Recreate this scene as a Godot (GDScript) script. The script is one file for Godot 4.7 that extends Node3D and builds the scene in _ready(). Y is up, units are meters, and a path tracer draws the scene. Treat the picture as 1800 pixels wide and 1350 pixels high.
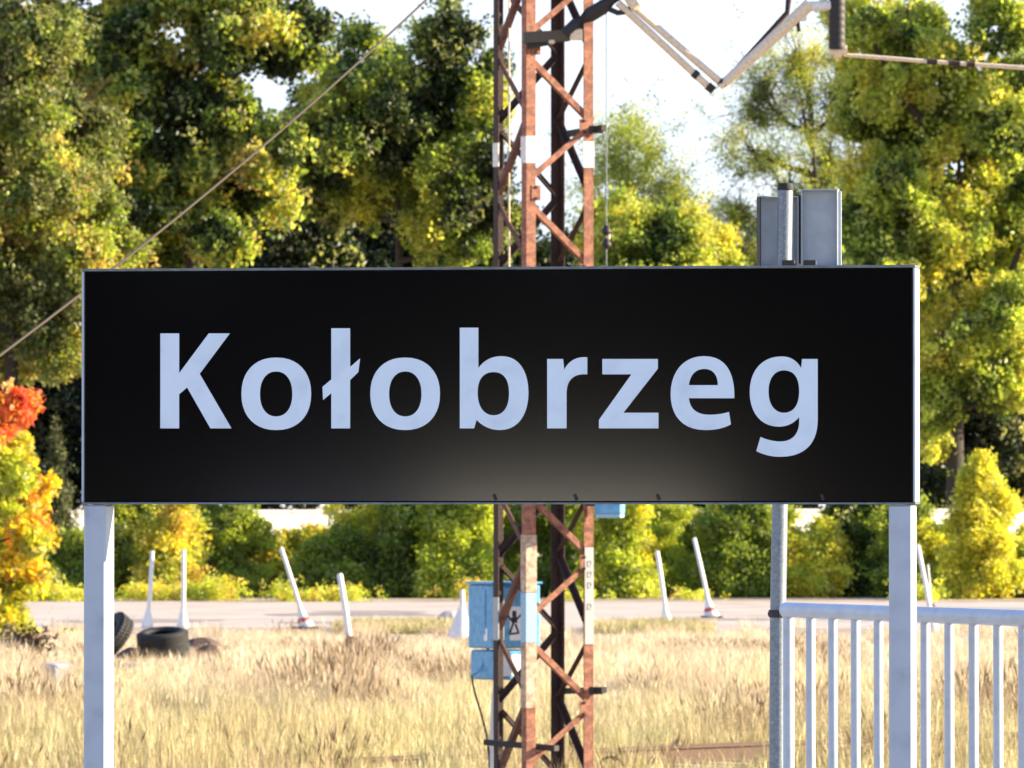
extends Node3D

# ------------------------------------------------------------------ constants of the view
const FOCAL_PX := 12848.0      # focal length in pixels of an 1800 px wide picture
const EYE := 2.5               # height of the lens over the field
const HORIZON := 872.0

var used := {}
var mats := {}

# where something seen at (px, py) stands if it is d metres away
func at(px: float, py: float, d: float) -> Vector3:
	return Vector3((px - 900.0) / FOCAL_PX * d, EYE + (HORIZON - py) / FOCAL_PX * d, -d)

func ground_d(py: float) -> float:
	return EYE * FOCAL_PX / (py - HORIZON)

func on_ground(px: float, py: float) -> Vector3:
	var d := ground_d(py)
	return Vector3((px - 900.0) / FOCAL_PX * d, 0.0, -d)

# ------------------------------------------------------------------ naming and tagging
func numbered(called: String, parent: Node) -> String:
	var key := str(parent.get_instance_id()) + "/" + called
	var n: int = used.get(key, 0)
	used[key] = n + 1
	return called if n == 0 else "%s_%03d" % [called, n]

func tag(o: Node3D, label: String, category: String, group := "", kind := "") -> void:
	if label != "": o.set_meta("label", label)
	if category != "": o.set_meta("category", category)
	if group != "": o.set_meta("group", group)
	if kind != "": o.set_meta("kind", kind)

func thing(called: String, label: String, category: String, where := Vector3.ZERO, turn := 0.0, group := "") -> Node3D:
	var o := Node3D.new()
	o.name = numbered(called, self)
	add_child(o, true)
	o.position = where
	o.rotation.y = turn
	tag(o, label, category, group)
	return o

func put(called: String, m: Mesh, mat: Material, parent: Node = null, kind := "") -> MeshInstance3D:
	var o := MeshInstance3D.new()
	var p: Node = parent if parent else self
	o.name = numbered(called, p)
	o.mesh = m
	o.material_override = mat
	p.add_child(o, true)
	if kind != "": o.set_meta("kind", kind)
	return o

func start() -> SurfaceTool:
	var st := SurfaceTool.new()
	st.begin(Mesh.PRIMITIVE_TRIANGLES)
	return st

func done(st: SurfaceTool) -> ArrayMesh:
	st.generate_normals()
	return st.commit()

# ------------------------------------------------------------------ shapes
func tri(st: SurfaceTool, a: Vector3, b: Vector3, c: Vector3, out: Vector3) -> void:
	var n := (a - c).cross(a - b)
	if n.dot(out) < 0.0:
		var t := b
		b = c
		c = t
	st.add_vertex(a)
	st.add_vertex(b)
	st.add_vertex(c)

func quad(st: SurfaceTool, a: Vector3, b: Vector3, c: Vector3, d: Vector3, out: Vector3) -> void:
	tri(st, a, b, c, out)
	tri(st, a, c, d, out)

# a box with chamfered edges; t places it, s is its full size
func box(st: SurfaceTool, t: Transform3D, s: Vector3, bevel := 0.004) -> void:
	st.set_smooth_group(-1)
	var h := s * 0.5
	var b := minf(bevel, minf(h.x, minf(h.y, h.z)) * 0.6)
	for ax in 3:
		var u := (ax + 1) % 3
		var v := (ax + 2) % 3
		for sg in [-1.0, 1.0]:
			var c := []
			for k in [[-1.0, -1.0], [1.0, -1.0], [1.0, 1.0], [-1.0, 1.0]]:
				var p := Vector3.ZERO
				p[ax] = sg * h[ax]
				p[u] = k[0] * (h[u] - b)
				p[v] = k[1] * (h[v] - b)
				c.append(t * p)
			var o := Vector3.ZERO
			o[ax] = sg
			quad(st, c[0], c[1], c[2], c[3], t.basis * o)
		for su in [-1.0, 1.0]:
			for sv in [-1.0, 1.0]:
				var e := []
				for k in [-1.0, 1.0]:
					var p := Vector3.ZERO
					p[ax] = k * (h[ax] - b)
					p[u] = su * h[u]
					p[v] = sv * (h[v] - b)
					var q := Vector3.ZERO
					q[ax] = k * (h[ax] - b)
					q[u] = su * (h[u] - b)
					q[v] = sv * h[v]
					e.append(t * p)
					e.append(t * q)
				var o := Vector3.ZERO
				o[u] = su
				o[v] = sv
				quad(st, e[0], e[1], e[3], e[2], t.basis * o)
	for sx in [-1.0, 1.0]:
		for sy in [-1.0, 1.0]:
			for sz in [-1.0, 1.0]:
				var sgn := Vector3(sx, sy, sz)
				var i := h - Vector3(b, b, b)
				tri(st, t * (sgn * Vector3(h.x, i.y, i.z)), t * (sgn * Vector3(i.x, h.y, i.z)), t * (sgn * Vector3(i.x, i.y, h.z)), t.basis * sgn)

func box_at(st: SurfaceTool, c: Vector3, s: Vector3, bevel := 0.004) -> void:
	box(st, Transform3D(Basis.IDENTITY, c), s, bevel)

func along(a: Vector3, b: Vector3, hint := Vector3.UP) -> Basis:
	var y := (b - a).normalized()
	if absf(y.dot(hint)) > 0.98: hint = Vector3(0.3, 0.1, 0.95).normalized()
	var x := hint.cross(y).normalized()
	return Basis(x, y, x.cross(y))

# a flat bar or square tube from a to b, w wide along the hint's cross direction, d deep
func bar(st: SurfaceTool, a: Vector3, b: Vector3, w: float, d: float, hint := Vector3.UP, bevel := 0.003) -> void:
	box(st, Transform3D(along(a, b, hint), (a + b) * 0.5), Vector3(w, a.distance_to(b), d), bevel)

# a round tube through points with radii
func tube(st: SurfaceTool, pts: Array, radii: Array, n := 10, caps := true) -> void:
	st.set_smooth_group(0)
	var rings := []
	for i in pts.size():
		var p: Vector3 = pts[i]
		var dir: Vector3 = (pts[mini(i + 1, pts.size() - 1)] - pts[maxi(i - 1, 0)])
		var bs := along(Vector3.ZERO, dir, Vector3(0.31, 0.05, 0.95).normalized() if absf(dir.normalized().y) > 0.6 else Vector3.UP)
		var ring := []
		for k in n:
			var an := TAU * k / n
			ring.append(p + (bs.x * cos(an) + bs.z * sin(an)) * float(radii[i]))
		rings.append(ring)
	for i in pts.size() - 1:
		var mid: Vector3 = (pts[i] + pts[i + 1]) * 0.5
		for k in n:
			var q := (k + 1) % n
			var cc: Vector3 = (rings[i][k] + rings[i + 1][q]) * 0.5
			quad(st, rings[i][k], rings[i][q], rings[i + 1][q], rings[i + 1][k], cc - mid)
	if caps:
		st.set_smooth_group(-1)
		for e in [0, pts.size() - 1]:
			var o: Vector3 = (pts[0] - pts[1]) if e == 0 else (pts[e] - pts[e - 1])
			for k in n:
				tri(st, pts[e], rings[e][k], rings[e][(k + 1) % n], o)

# a lathed shape round y: profile of (radius, height)
func lathe(st: SurfaceTool, prof: Array, n := 16, t := Transform3D.IDENTITY, smooth := true) -> void:
	st.set_smooth_group(0 if smooth else -1)
	for i in prof.size() - 1:
		var a: Vector2 = prof[i]
		var b: Vector2 = prof[i + 1]
		for k in n:
			var a0 := TAU * k / n
			var a1 := TAU * (k + 1) / n
			var d := Vector2(b.y - a.y, a.x - b.x)
			var am := (a0 + a1) * 0.5
			var out := t.basis * Vector3(cos(am) * d.x, d.y, sin(am) * d.x)
			quad(st, t * Vector3(cos(a0) * a.x, a.y, sin(a0) * a.x), t * Vector3(cos(a1) * a.x, a.y, sin(a1) * a.x),
				t * Vector3(cos(a1) * b.x, b.y, sin(a1) * b.x), t * Vector3(cos(a0) * b.x, b.y, sin(a0) * b.x), out)

# an L section from a to b: corner on the line, flanges along u and v
func angle_iron(st: SurfaceTool, a: Vector3, b: Vector3, u: Vector3, v: Vector3, w: float, th: float) -> void:
	var y := (b - a).normalized()
	var l := a.distance_to(b)
	u = (u - y * u.dot(y)).normalized()
	v = (v - y * v.dot(y)).normalized()
	var mid := (a + b) * 0.5
	box(st, Transform3D(Basis(u, y, u.cross(y).normalized()), mid + u * w * 0.5 + v * th * 0.5), Vector3(w, l, th), 0.002)
	box(st, Transform3D(Basis(v, y, v.cross(y).normalized()), mid + v * (w * 0.5 + th * 0.5) + u * th * 0.5), Vector3(w - th, l, th), 0.002)

# ------------------------------------------------------------------ materials
func noise(freq: float, sd: int, octaves := 4) -> FastNoiseLite:
	var f := FastNoiseLite.new()
	f.noise_type = FastNoiseLite.TYPE_SIMPLEX_SMOOTH
	f.frequency = freq
	f.seed = sd
	f.fractal_octaves = octaves
	return f

func noise_tex(freq: float, sd: int, stops: Array, size := 512, octaves := 4) -> NoiseTexture2D:
	var t := NoiseTexture2D.new()
	t.width = size
	t.height = size
	t.seamless = true
	t.noise = noise(freq, sd, octaves)
	var g := Gradient.new()
	var offs := PackedFloat32Array()
	var cols := PackedColorArray()
	for s in stops:
		offs.append(s[0])
		cols.append(s[1])
	g.offsets = offs
	g.colors = cols
	t.color_ramp = g
	return t

func lin(r: float, g: float, b: float) -> Color:
	return Color(r, g, b).linear_to_srgb()

func plain(r: float, g: float, b: float, rough := 0.6, metal := 0.0) -> StandardMaterial3D:
	var m := StandardMaterial3D.new()
	m.albedo_color = lin(r, g, b)
	m.roughness = rough
	m.metallic = metal
	return m

# colours of stops are linear; the texture is laid over the object in three planes, `scale` repeats per metre
func worn(stops: Array, freq: float, sd: int, scale: float, rough := 0.6, bump := 0.0, octaves := 4, world := false) -> StandardMaterial3D:
	var m := StandardMaterial3D.new()
	var st := []
	for s in stops:
		st.append([s[0], lin(s[1], s[2], s[3])])
	m.albedo_texture = noise_tex(freq, sd, st, 512, octaves)
	m.uv1_triplanar = true
	m.uv1_world_triplanar = world
	m.uv1_scale = Vector3(scale, scale, scale)
	m.roughness = rough
	if bump > 0.0:
		m.heightmap_enabled = true
		m.heightmap_scale = bump
		m.heightmap_texture = noise_tex(freq * 1.5, sd + 7, [[0.0, Color.BLACK], [1.0, Color.WHITE]], 256, octaves)
	return m

func leaf_mat(rough := 0.42, glow := 1.05) -> StandardMaterial3D:
	var m := StandardMaterial3D.new()
	m.vertex_color_use_as_albedo = true
	m.roughness = rough
	m.backlight_enabled = true
	m.backlight = Color(glow, glow, glow * 0.75)
	return m

# ------------------------------------------------------------------ foliage
func rand_dir(r: RandomNumberGenerator) -> Vector3:
	var z := r.randf_range(-1.0, 1.0)
	var a := r.randf() * TAU
	var s := sqrt(1.0 - z * z)
	return Vector3(s * cos(a), z, s * sin(a))

# a spray of n leaves, each a leaf-shaped blade creased along its midrib
func leaf_spray(n: int, radius: float, length: float, width: float, sd: int) -> ArrayMesh:
	var r := RandomNumberGenerator.new()
	r.seed = sd
	var st := start()
	st.set_smooth_group(-1)
	for i in n:
		var c := rand_dir(r) * radius * pow(r.randf(), 0.45)
		var y := (c.normalized() * 0.7 + rand_dir(r) * 0.8 + Vector3(0, -0.35, 0)).normalized()
		var x := y.cross(rand_dir(r)).normalized()
		var z := x.cross(y)
		var l := length * r.randf_range(0.7, 1.25)
		var w := width * r.randf_range(0.8, 1.2)
		var a := c - y * l * 0.5
		var b := c + y * l * 0.5
		var e := c - y * l * 0.08 + x * w * 0.5 + z * w * 0.16
		var f := c - y * l * 0.08 - x * w * 0.5 + z * w * 0.16
		tri(st, a, e, b, z)
		tri(st, a, b, f, z)
	return done(st)

# scatter sprays over lobes [centre, radii]; palette of linear colours picked along a smooth noise
func crown(called: String, parent: Node3D, lobes: Array, count: int, spray: Mesh, palette: Array, sd: int, mat: Material, size := Vector2(0.75, 1.3), gap := -0.25, shell := 0.45, blotch := 0.35) -> MultiMeshInstance3D:
	var r := RandomNumberGenerator.new()
	r.seed = sd
	var holes := noise(0.55, sd + 1, 3)
	var hue := noise(blotch, sd + 2, 2)
	var bulge := noise(0.5, sd + 3, 2)
	var weights := []
	var total := 0.0
	for l in lobes:
		var q: Vector3 = l[1]
		total += pow(q.x * q.y * q.z, 0.667)
		weights.append(total)
	var where := []
	var tint := []
	var tries := 0
	while where.size() < count and tries < count * 6:
		tries += 1
		var pick := r.randf() * total
		var k := 0
		while weights[k] < pick: k += 1
		var dir := rand_dir(r)
		var rad: Vector3 = lobes[k][1]
		var depth := pow(r.randf(), shell) * (1.0 + 0.75 * pow(r.randf(), 3.5))
		if r.randf() < 0.2: depth *= 1.0 + 1.5 * r.randf()
		var p: Vector3 = lobes[k][0] + dir * rad * depth
		if lobes[k].size() > 2: p = lobes[k][0] + lobes[k][2] * (dir * rad * depth)
		p += dir * bulge.get_noise_3dv(p * 1.6) * minf(rad.x, rad.y) * 0.45
		if holes.get_noise_3dv(p * 1.3) < gap: continue
		if p.y < 0.05: continue
		var s := r.randf_range(size.x, size.y)
		var bs := Basis(rand_dir(r), r.randf() * TAU).scaled(Vector3(s, s, s))
		where.append(Transform3D(bs, p))
		var h := clampf(0.5 + hue.get_noise_3dv(p) * 0.85 + r.randf_range(-0.3, 0.3), 0.0, 0.999) * (palette.size() - 1)
		var i := int(h)
		var c: Color = palette[i].lerp(palette[mini(i + 1, palette.size() - 1)], h - i)
		var v := r.randf_range(0.6, 1.45)
		if r.randf() < 0.12: c = c.lerp(Color(0.55, 0.56, 0.26), 0.55)  # some sprays paled: sunlit glints painted into the leaf colour
		tint.append(Color(c.r * v, c.g * v, c.b * v))
	var mm := MultiMesh.new()
	mm.transform_format = MultiMesh.TRANSFORM_3D
	mm.use_colors = true
	mm.mesh = spray
	mm.instance_count = where.size()
	for i in where.size():
		mm.set_instance_transform(i, where[i])
		mm.set_instance_color(i, tint[i])
	var o := MultiMeshInstance3D.new()
	o.name = numbered(called, parent)
	o.multimesh = mm
	o.material_override = mat
	parent.add_child(o, true)
	o.set_meta("kind", "stuff")
	return o

# break each mass of leaves into smaller clumps over its surface
func clumped(lobes: Array, per: int, sd: int) -> Array:
	var r := RandomNumberGenerator.new()
	r.seed = sd + 5000
	var out := []
	for l in lobes:
		var q: Vector3 = l[1]
		var mean := pow(q.x * q.y * q.z, 0.3333)
		for i in per:
			var dir := rand_dir(r)
			var f := mean * r.randf_range(0.13, 0.31)
			out.append([l[0] + dir * q * pow(r.randf_range(0.05, 1.15), 0.5), Vector3(maxf(f * 1.25, 0.16), maxf(f * 0.6, 0.12), maxf(f * 1.1, 0.16)), Basis(rand_dir(r), r.randf_range(0.0, 0.9))])
	return out

# trunk and limbs as one tapered growth: limbs reach to the lobes, twigs leave the limbs
func limbs(parent: Node3D, top: float, girth: float, lobes: Array, twigs: int, sd: int, mat: Material, lean := Vector3.ZERO) -> void:
	var r := RandomNumberGenerator.new()
	r.seed = sd
	var st := start()
	var pts := []
	var rad := []
	for i in 7:
		var f := i / 6.0
		pts.append(Vector3(sin(f * 4.0 + sd) * 0.12 * f, top * f - (0.1 if i == 0 else 0.0), cos(f * 3.0 + sd) * 0.12 * f) + lean * f)
		rad.append(girth * (1.25 if i == 0 else 1.0 - 0.93 * f))
	tube(st, pts, rad, 9)
	for l in lobes:
		var c: Vector3 = l[0]
		var q: Vector3 = l[1]
		var f := clampf((c.y - q.y * 0.8) / top, 0.12, 0.9)
		var i := int(f * 6.0)
		var a: Vector3 = pts[i].lerp(pts[mini(i + 1, 6)], f * 6.0 - i)
		var m := a.lerp(c, 0.5) + Vector3(0, -0.12, 0) * a.distance_to(c) + rand_dir(r) * 0.2
		tube(st, [a, m, c, c + Vector3(r.randf_range(-0.3, 0.3), q.y * 0.7, r.randf_range(-0.3, 0.3))], [girth * 0.42, girth * 0.3, girth * 0.17, girth * 0.05], 6)
		for k in twigs:
			var b := m.lerp(c, r.randf())
			var e := c + rand_dir(r) * q * r.randf_range(0.6, 0.95)
			var w := b.lerp(e, 0.5) + rand_dir(r) * 0.25
			tube(st, [b, w, e], [girth * 0.11, girth * 0.07, girth * 0.025], 4, false)
			for j in 2:
				var g := w.lerp(e, r.randf())
				tube(st, [g, g + (rand_dir(r) + (e - b).normalized()) * r.randf_range(0.4, 0.9)], [girth * 0.05, girth * 0.015], 3, false)
	put("trunk", done(st), mat, parent)

# ------------------------------------------------------------------ sign plane
const SIGN_TURN := 0.15
var sign_origin := Vector3.ZERO
# photo pixel -> metres on the sign's front plane (x right, y up), origin at its centre
func on_sign(px: float, py: float) -> Vector2:
	var eye := Vector3(0, EYE, 0)
	var ray := Vector3((px - 900.0) / FOCAL_PX, (HORIZON - py) / FOCAL_PX, -1.0)
	var n := Vector3(-sin(SIGN_TURN), 0, cos(SIGN_TURN))
	var t := (sign_origin - eye).dot(n) / ray.dot(n)
	var p := eye + ray * t - sign_origin
	return Vector2(p.dot(Vector3(cos(SIGN_TURN), 0, sin(SIGN_TURN))), p.y)

# outline steps: [x, y] a corner; [x1, y1, x2, y2, x, y] a cubic curve from the point before
func outline(steps: Array) -> PackedVector2Array:
	var out := PackedVector2Array()
	var last := Vector2.ZERO
	for s in steps:
		if s.size() == 2:
			last = Vector2(s[0], s[1])
			out.append(last)
		else:
			var a := last
			var b := Vector2(s[0], s[1])
			var c := Vector2(s[2], s[3])
			var d := Vector2(s[4], s[5])
			for k in range(1, 11):
				out.append(a.bezier_interpolate(b, c, d, k / 10.0))
			last = d
	return out

func oval(x0: float, y0: float, x1: float, y1: float, n := 40, sq := 0.9) -> PackedVector2Array:
	var out := PackedVector2Array()
	var c := Vector2((x0 + x1) * 0.5, (y0 + y1) * 0.5)
	for k in n:
		var a := TAU * k / n
		var v := Vector2(cos(a), sin(a))
		v = Vector2(signf(v.x) * pow(absf(v.x), sq), signf(v.y) * pow(absf(v.y), sq))
		out.append(c + v * Vector2((x1 - x0) * 0.5, (y1 - y0) * 0.5))
	return out

# a letter of cut foil, th thick: outer outline and an optional counter, in photo pixels
func letter(outer: PackedVector2Array, counter: PackedVector2Array, th: float, label: String, mat: Material, parent: Node3D) -> void:
	var st := start()
	st.set_smooth_group(-1)
	var poly := outer.duplicate()
	if counter.size():
		# join the counter to the outline by a hair-wide cut
		var bi := 0
		var bj := 0
		var best := 1e9
		for i in outer.size():
			for j in counter.size():
				var dd := outer[i].distance_to(counter[j])
				if dd < best:
					best = dd
					bi = i
					bj = j
		var inner := counter.duplicate()
		if Geometry2D.is_polygon_clockwise(inner) == Geometry2D.is_polygon_clockwise(outer):
			inner.reverse()
			bj = inner.size() - 1 - bj
		poly = PackedVector2Array()
		var side := (outer[bi] - inner[bj]).orthogonal().normalized() * 0.05
		for i in outer.size() + 1:
			var p := outer[(bi + i) % outer.size()]
			poly.append(p)
		poly[0] += side * 0.5
		poly[poly.size() - 1] -= side * 0.5
		for j in inner.size() + 1:
			poly.append(inner[(bj + j) % inner.size()])
		poly[outer.size() + 1] -= side * 0.5
		poly[poly.size() - 1] += side * 0.5
		if Geometry2D.triangulate_polygon(poly).is_empty():
			side = -side
			poly[0] += side
			poly[outer.size()] -= side
			poly[outer.size() + 1] -= side
			poly[poly.size() - 1] += side
	var flat := PackedVector2Array()
	for p in poly: flat.append(on_sign(p.x, p.y))
	var idx := Geometry2D.triangulate_polygon(flat)
	if idx.is_empty(): print("letter failed: ", label)
	for i in range(0, idx.size(), 3):
		var v := []
		for k in 3: v.append(Vector3(flat[idx[i + k]].x, flat[idx[i + k]].y, th))
		tri(st, v[0], v[1], v[2], Vector3(0, 0, 1))
	for ring in [outer, counter]:
		for i in ring.size():
			var a := on_sign(ring[i].x, ring[i].y)
			var b := on_sign(ring[(i + 1) % ring.size()].x, ring[(i + 1) % ring.size()].y)
			if a.distance_to(b) < 1e-6: continue
			var nn := Vector2(a.y - b.y, b.x - a.x)
			var probe: Vector2 = (ring[i] + ring[(i + 1) % ring.size()]) * 0.5
			var pn := on_sign(probe.x, probe.y) + nn.normalized() * 0.0008
			var inside := Geometry2D.is_point_in_polygon(pn, flat)
			if inside: nn = -nn
			quad(st, Vector3(a.x, a.y, th), Vector3(b.x, b.y, th), Vector3(b.x, b.y, 0.0), Vector3(a.x, a.y, 0.0), Vector3(nn.x, nn.y, 0))
	var o := put("letter", done(st), mat, parent)
	o.set_meta("label", label)

# ==================================================================
func _ready() -> void:
	# ---------------- camera
	var cam := Camera3D.new()
	cam.name = "camera"
	add_child(cam)
	cam.position = Vector3(0, EYE, 0)
	cam.rotation.x = atan((HORIZON - 675.0) / FOCAL_PX)
	cam.fov = rad_to_deg(2.0 * atan(675.0 / FOCAL_PX))
	cam.near = 0.5
	cam.far = 3000.0
	var lens := CameraAttributesPhysical.new()
	lens.frustum_focal_length = 12.0 / (675.0 / FOCAL_PX)
	lens.frustum_focus_distance = 22.0
	lens.frustum_near = 0.5
	lens.frustum_far = 3000.0
	lens.exposure_aperture = 22.0
	cam.attributes = lens
	# ---------------- sky, exposure
	var sky := ProceduralSkyMaterial.new()
	sky.sky_top_color = lin(0.09, 0.25, 0.70)
	sky.sky_horizon_color = lin(0.82, 0.91, 1.0)
	sky.sky_curve = 0.4
	sky.sky_energy_multiplier = 0.7
	sky.ground_bottom_color = lin(0.3, 0.26, 0.2)
	sky.ground_horizon_color = lin(0.5, 0.46, 0.4)
	var env := Environment.new()
	env.background_mode = Environment.BG_SKY
	env.sky = Sky.new()
	env.sky.sky_material = sky
	env.tonemap_mode = Environment.TONE_MAPPER_LINEAR
	env.tonemap_exposure = 3.25
	env.sdfgi_enabled = true
	env.ssao_enabled = true
	env.ssil_enabled = true
	var we := WorldEnvironment.new()
	we.name = "environment"
	we.environment = env
	add_child(we)
	# ---------------- sun: low, far to the right, a little beyond the sign
	var sun := DirectionalLight3D.new()
	sun.name = "sun"
	sun.light_color = Color(1.0, 0.93, 0.80)
	sun.light_energy = 1.6
	sun.light_angular_distance = 0.5
	sun.shadow_enabled = true
	add_child(sun)
	var az := deg_to_rad(-5.0)
	var el := deg_to_rad(18.0)
	var towards := Vector3(cos(az) * cos(el), sin(el), sin(az) * cos(el))
	sun.look_at_from_position(towards * 100.0, Vector3.ZERO)

	make_materials()
	build_ground()
	build_platform()
	build_wall_and_unseen()
	build_trees()
	build_hedge()
	build_left_corner()
	build_mast()
	build_bracket()
	build_wires()
	build_cabinet()
	build_sign()
	build_panel_pole()
	build_fence()
	build_posts()
	build_tyres()
	build_debris()
	build_rail()
	build_grass()

func make_materials() -> void:
	mats.white_paint = worn([[0.0, 0.28, 0.315, 0.37], [0.2, 0.35, 0.40, 0.47], [0.5, 0.385, 0.44, 0.515], [1.0, 0.41, 0.465, 0.54]], 0.012, 3, 1.1, 0.42)
	mats.fence_paint = worn([[0.0, 0.36, 0.40, 0.46], [0.5, 0.46, 0.51, 0.58], [1.0, 0.50, 0.55, 0.62]], 0.01, 4, 2.0, 0.35)
	mats.sign_black = plain(0.002, 0.002, 0.0022, 0.075)
	mats.sign_black.metallic_specular = 0.72
	mats.letter_white = worn([[0.0, 0.56, 0.65, 0.75], [0.4, 0.63, 0.73, 0.83], [1.0, 0.66, 0.76, 0.86]], 0.012, 33, 1.2, 0.5)
	mats.aluminium = worn([[0.0, 0.12, 0.14, 0.15], [1.0, 0.24, 0.26, 0.27]], 0.02, 5, 2.0, 0.4)
	mats.aluminium.metallic = 0.5
	mats.galvanised = worn([[0.0, 0.13, 0.16, 0.18], [0.35, 0.24, 0.27, 0.30], [0.55, 0.15, 0.18, 0.21], [1.0, 0.36, 0.39, 0.42]], 0.02, 6, 2.5, 0.5)
	mats.galvanised.metallic = 0.35
	mats.grey_steel = worn([[0.0, 0.31, 0.345, 0.38], [1.0, 0.41, 0.445, 0.48]], 0.012, 8, 2.0, 0.5)
	mats.rust_red = worn([[0.0, 0.06, 0.025, 0.018], [0.36, 0.24, 0.085, 0.05], [0.55, 0.40, 0.17, 0.095], [0.7, 0.18, 0.065, 0.04], [1.0, 0.48, 0.25, 0.15]], 0.012, 9, 1.0, 0.7, 0.15)
	mats.rust_dark_and_shade = worn([[0.0, 0.02, 0.012, 0.011], [0.5, 0.045, 0.024, 0.02], [1.0, 0.085, 0.045, 0.034]], 0.03, 11, 2.0, 0.8, 0.2)  # dark rust; also carries the shade of the left and rear mast legs
	mats.rust_half_shade = worn([[0.0, 0.05, 0.026, 0.02], [0.5, 0.12, 0.055, 0.038], [1.0, 0.22, 0.10, 0.07]], 0.03, 10, 1.5, 0.8, 0.2)  # rust darkened to stand for shade on the left-facing braces
	mats.band_white = worn([[0.0, 0.34, 0.26, 0.20], [0.3, 0.66, 0.62, 0.56], [0.5, 0.76, 0.74, 0.68], [1.0, 0.82, 0.80, 0.76]], 0.02, 12, 4.0, 0.6)
	mats.band_cream = worn([[0.0, 0.22, 0.10, 0.06], [0.35, 0.36, 0.23, 0.15], [0.55, 0.55, 0.42, 0.30], [1.0, 0.64, 0.53, 0.41]], 0.016, 13, 1.6, 0.7)
	mats.band_blue = worn([[0.0, 0.22, 0.40, 0.52], [1.0, 0.42, 0.62, 0.74]], 0.03, 14, 3.0, 0.6)
	mats.cream_tube = worn([[0.0, 0.48, 0.36, 0.22], [0.4, 0.76, 0.62, 0.44], [1.0, 0.84, 0.72, 0.54]], 0.02, 15, 3.0, 0.55)
	mats.dark_iron = worn([[0.0, 0.012, 0.010, 0.011], [1.0, 0.032, 0.026, 0.026]], 0.03, 16, 3.0, 0.6)
	mats.blue_paint = worn([[0.0, 0.08, 0.27, 0.47], [0.5, 0.13, 0.38, 0.61], [1.0, 0.19, 0.46, 0.68]], 0.012, 17, 2.0, 0.45)
	mats.sticker = plain(0.86, 0.87, 0.88, 0.5)
	mats.figure = plain(0.015, 0.015, 0.03, 0.5)
	mats.plate_grey = worn([[0.0, 0.36, 0.36, 0.35], [1.0, 0.50, 0.50, 0.49]], 0.02, 46, 3.0, 0.6)
	mats.faded_ink = plain(0.16, 0.16, 0.17, 0.7)
	mats.rubber = worn([[0.0, 0.008, 0.008, 0.008], [0.6, 0.016, 0.015, 0.015], [1.0, 0.05, 0.045, 0.04]], 0.03, 18, 3.0, 0.75, 0.3)
	mats.plastic_white = worn([[0.0, 0.58, 0.55, 0.50], [0.4, 0.76, 0.75, 0.72], [1.0, 0.82, 0.81, 0.79]], 0.03, 19, 2.5, 0.5)
	mats.red_band = worn([[0.0, 0.45, 0.06, 0.04], [1.0, 0.55, 0.11, 0.08]], 0.03, 20, 3.0, 0.5)
	mats.brown_foot = worn([[0.0, 0.06, 0.035, 0.025], [1.0, 0.18, 0.11, 0.08]], 0.03, 21, 3.0, 0.85, 0.3)
	mats.concrete = worn([[0.0, 0.30, 0.28, 0.25], [0.5, 0.40, 0.38, 0.35], [1.0, 0.47, 0.45, 0.42]], 0.02, 22, 0.6, 0.9, 0.2, 5, true)
	mats.stone = worn([[0.0, 0.40, 0.37, 0.33], [1.0, 0.62, 0.58, 0.53]], 0.03, 23, 2.0, 0.9, 0.5)
	mats.asphalt = worn([[0.0, 0.36, 0.29, 0.235], [0.4, 0.47, 0.385, 0.315], [0.7, 0.52, 0.43, 0.355], [1.0, 0.58, 0.49, 0.42]], 0.012, 24, 0.06, 0.95, 0.0, 5, true)
	mats.patch_dark = worn([[0.0, 0.24, 0.20, 0.17], [1.0, 0.34, 0.29, 0.25]], 0.02, 44, 0.3, 0.95, 0.0, 4, true)
	mats.line_paint = worn([[0.0, 0.50, 0.48, 0.45], [0.45, 0.66, 0.64, 0.62], [1.0, 0.74, 0.73, 0.71]], 0.03, 25, 1.0, 0.8, 0.0, 4, true)
	mats.soil = worn([[0.0, 0.16, 0.10, 0.06], [0.3, 0.34, 0.24, 0.15], [0.5, 0.46, 0.35, 0.24], [0.75, 0.38, 0.29, 0.17], [1.0, 0.54, 0.43, 0.31]], 0.012, 26, 0.11, 1.0, 0.0, 6, true)
	mats.wall_white = worn([[0.0, 0.62, 0.61, 0.59], [0.4, 0.74, 0.73, 0.72], [1.0, 0.80, 0.80, 0.79]], 0.015, 27, 0.5, 0.8, 0.0, 4, true)
	mats.wall_cap = worn([[0.0, 0.40, 0.37, 0.35], [1.0, 0.55, 0.52, 0.49]], 0.02, 28, 1.0, 0.9, 0.0, 4, true)
	mats.bark = worn([[0.0, 0.015, 0.012, 0.010], [0.5, 0.05, 0.04, 0.032], [1.0, 0.11, 0.09, 0.075]], 0.03, 29, 1.5, 0.95, 0.8)
	mats.rail_rust = worn([[0.0, 0.05, 0.026, 0.018], [1.0, 0.15, 0.085, 0.055]], 0.03, 30, 2.0, 0.8)
	mats.blocker_dark = worn([[0.0, 0.010, 0.009, 0.009], [1.0, 0.022, 0.019, 0.018]], 0.03, 31, 0.4, 0.9, 0.0, 4, true)  # near black, so the added building mirrors dark in the sign
	mats.blocker_dark.metallic_specular = 0.1
	mats.reflector_pale = worn([[0.0, 0.66, 0.72, 0.80], [1.0, 0.70, 0.76, 0.84]], 0.02, 32, 0.4, 0.9, 0.0, 4, true)  # pale bluish, for the added box that makes the glow in the sign
	mats.pane_dark = plain(0.02, 0.025, 0.03, 0.1)
	mats.wire = plain(0.045, 0.032, 0.018, 0.85)
	mats.leaf = leaf_mat()
	mats.needle = leaf_mat(0.6, 0.35)
	mats.straw = leaf_mat(0.7, 0.6)

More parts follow.
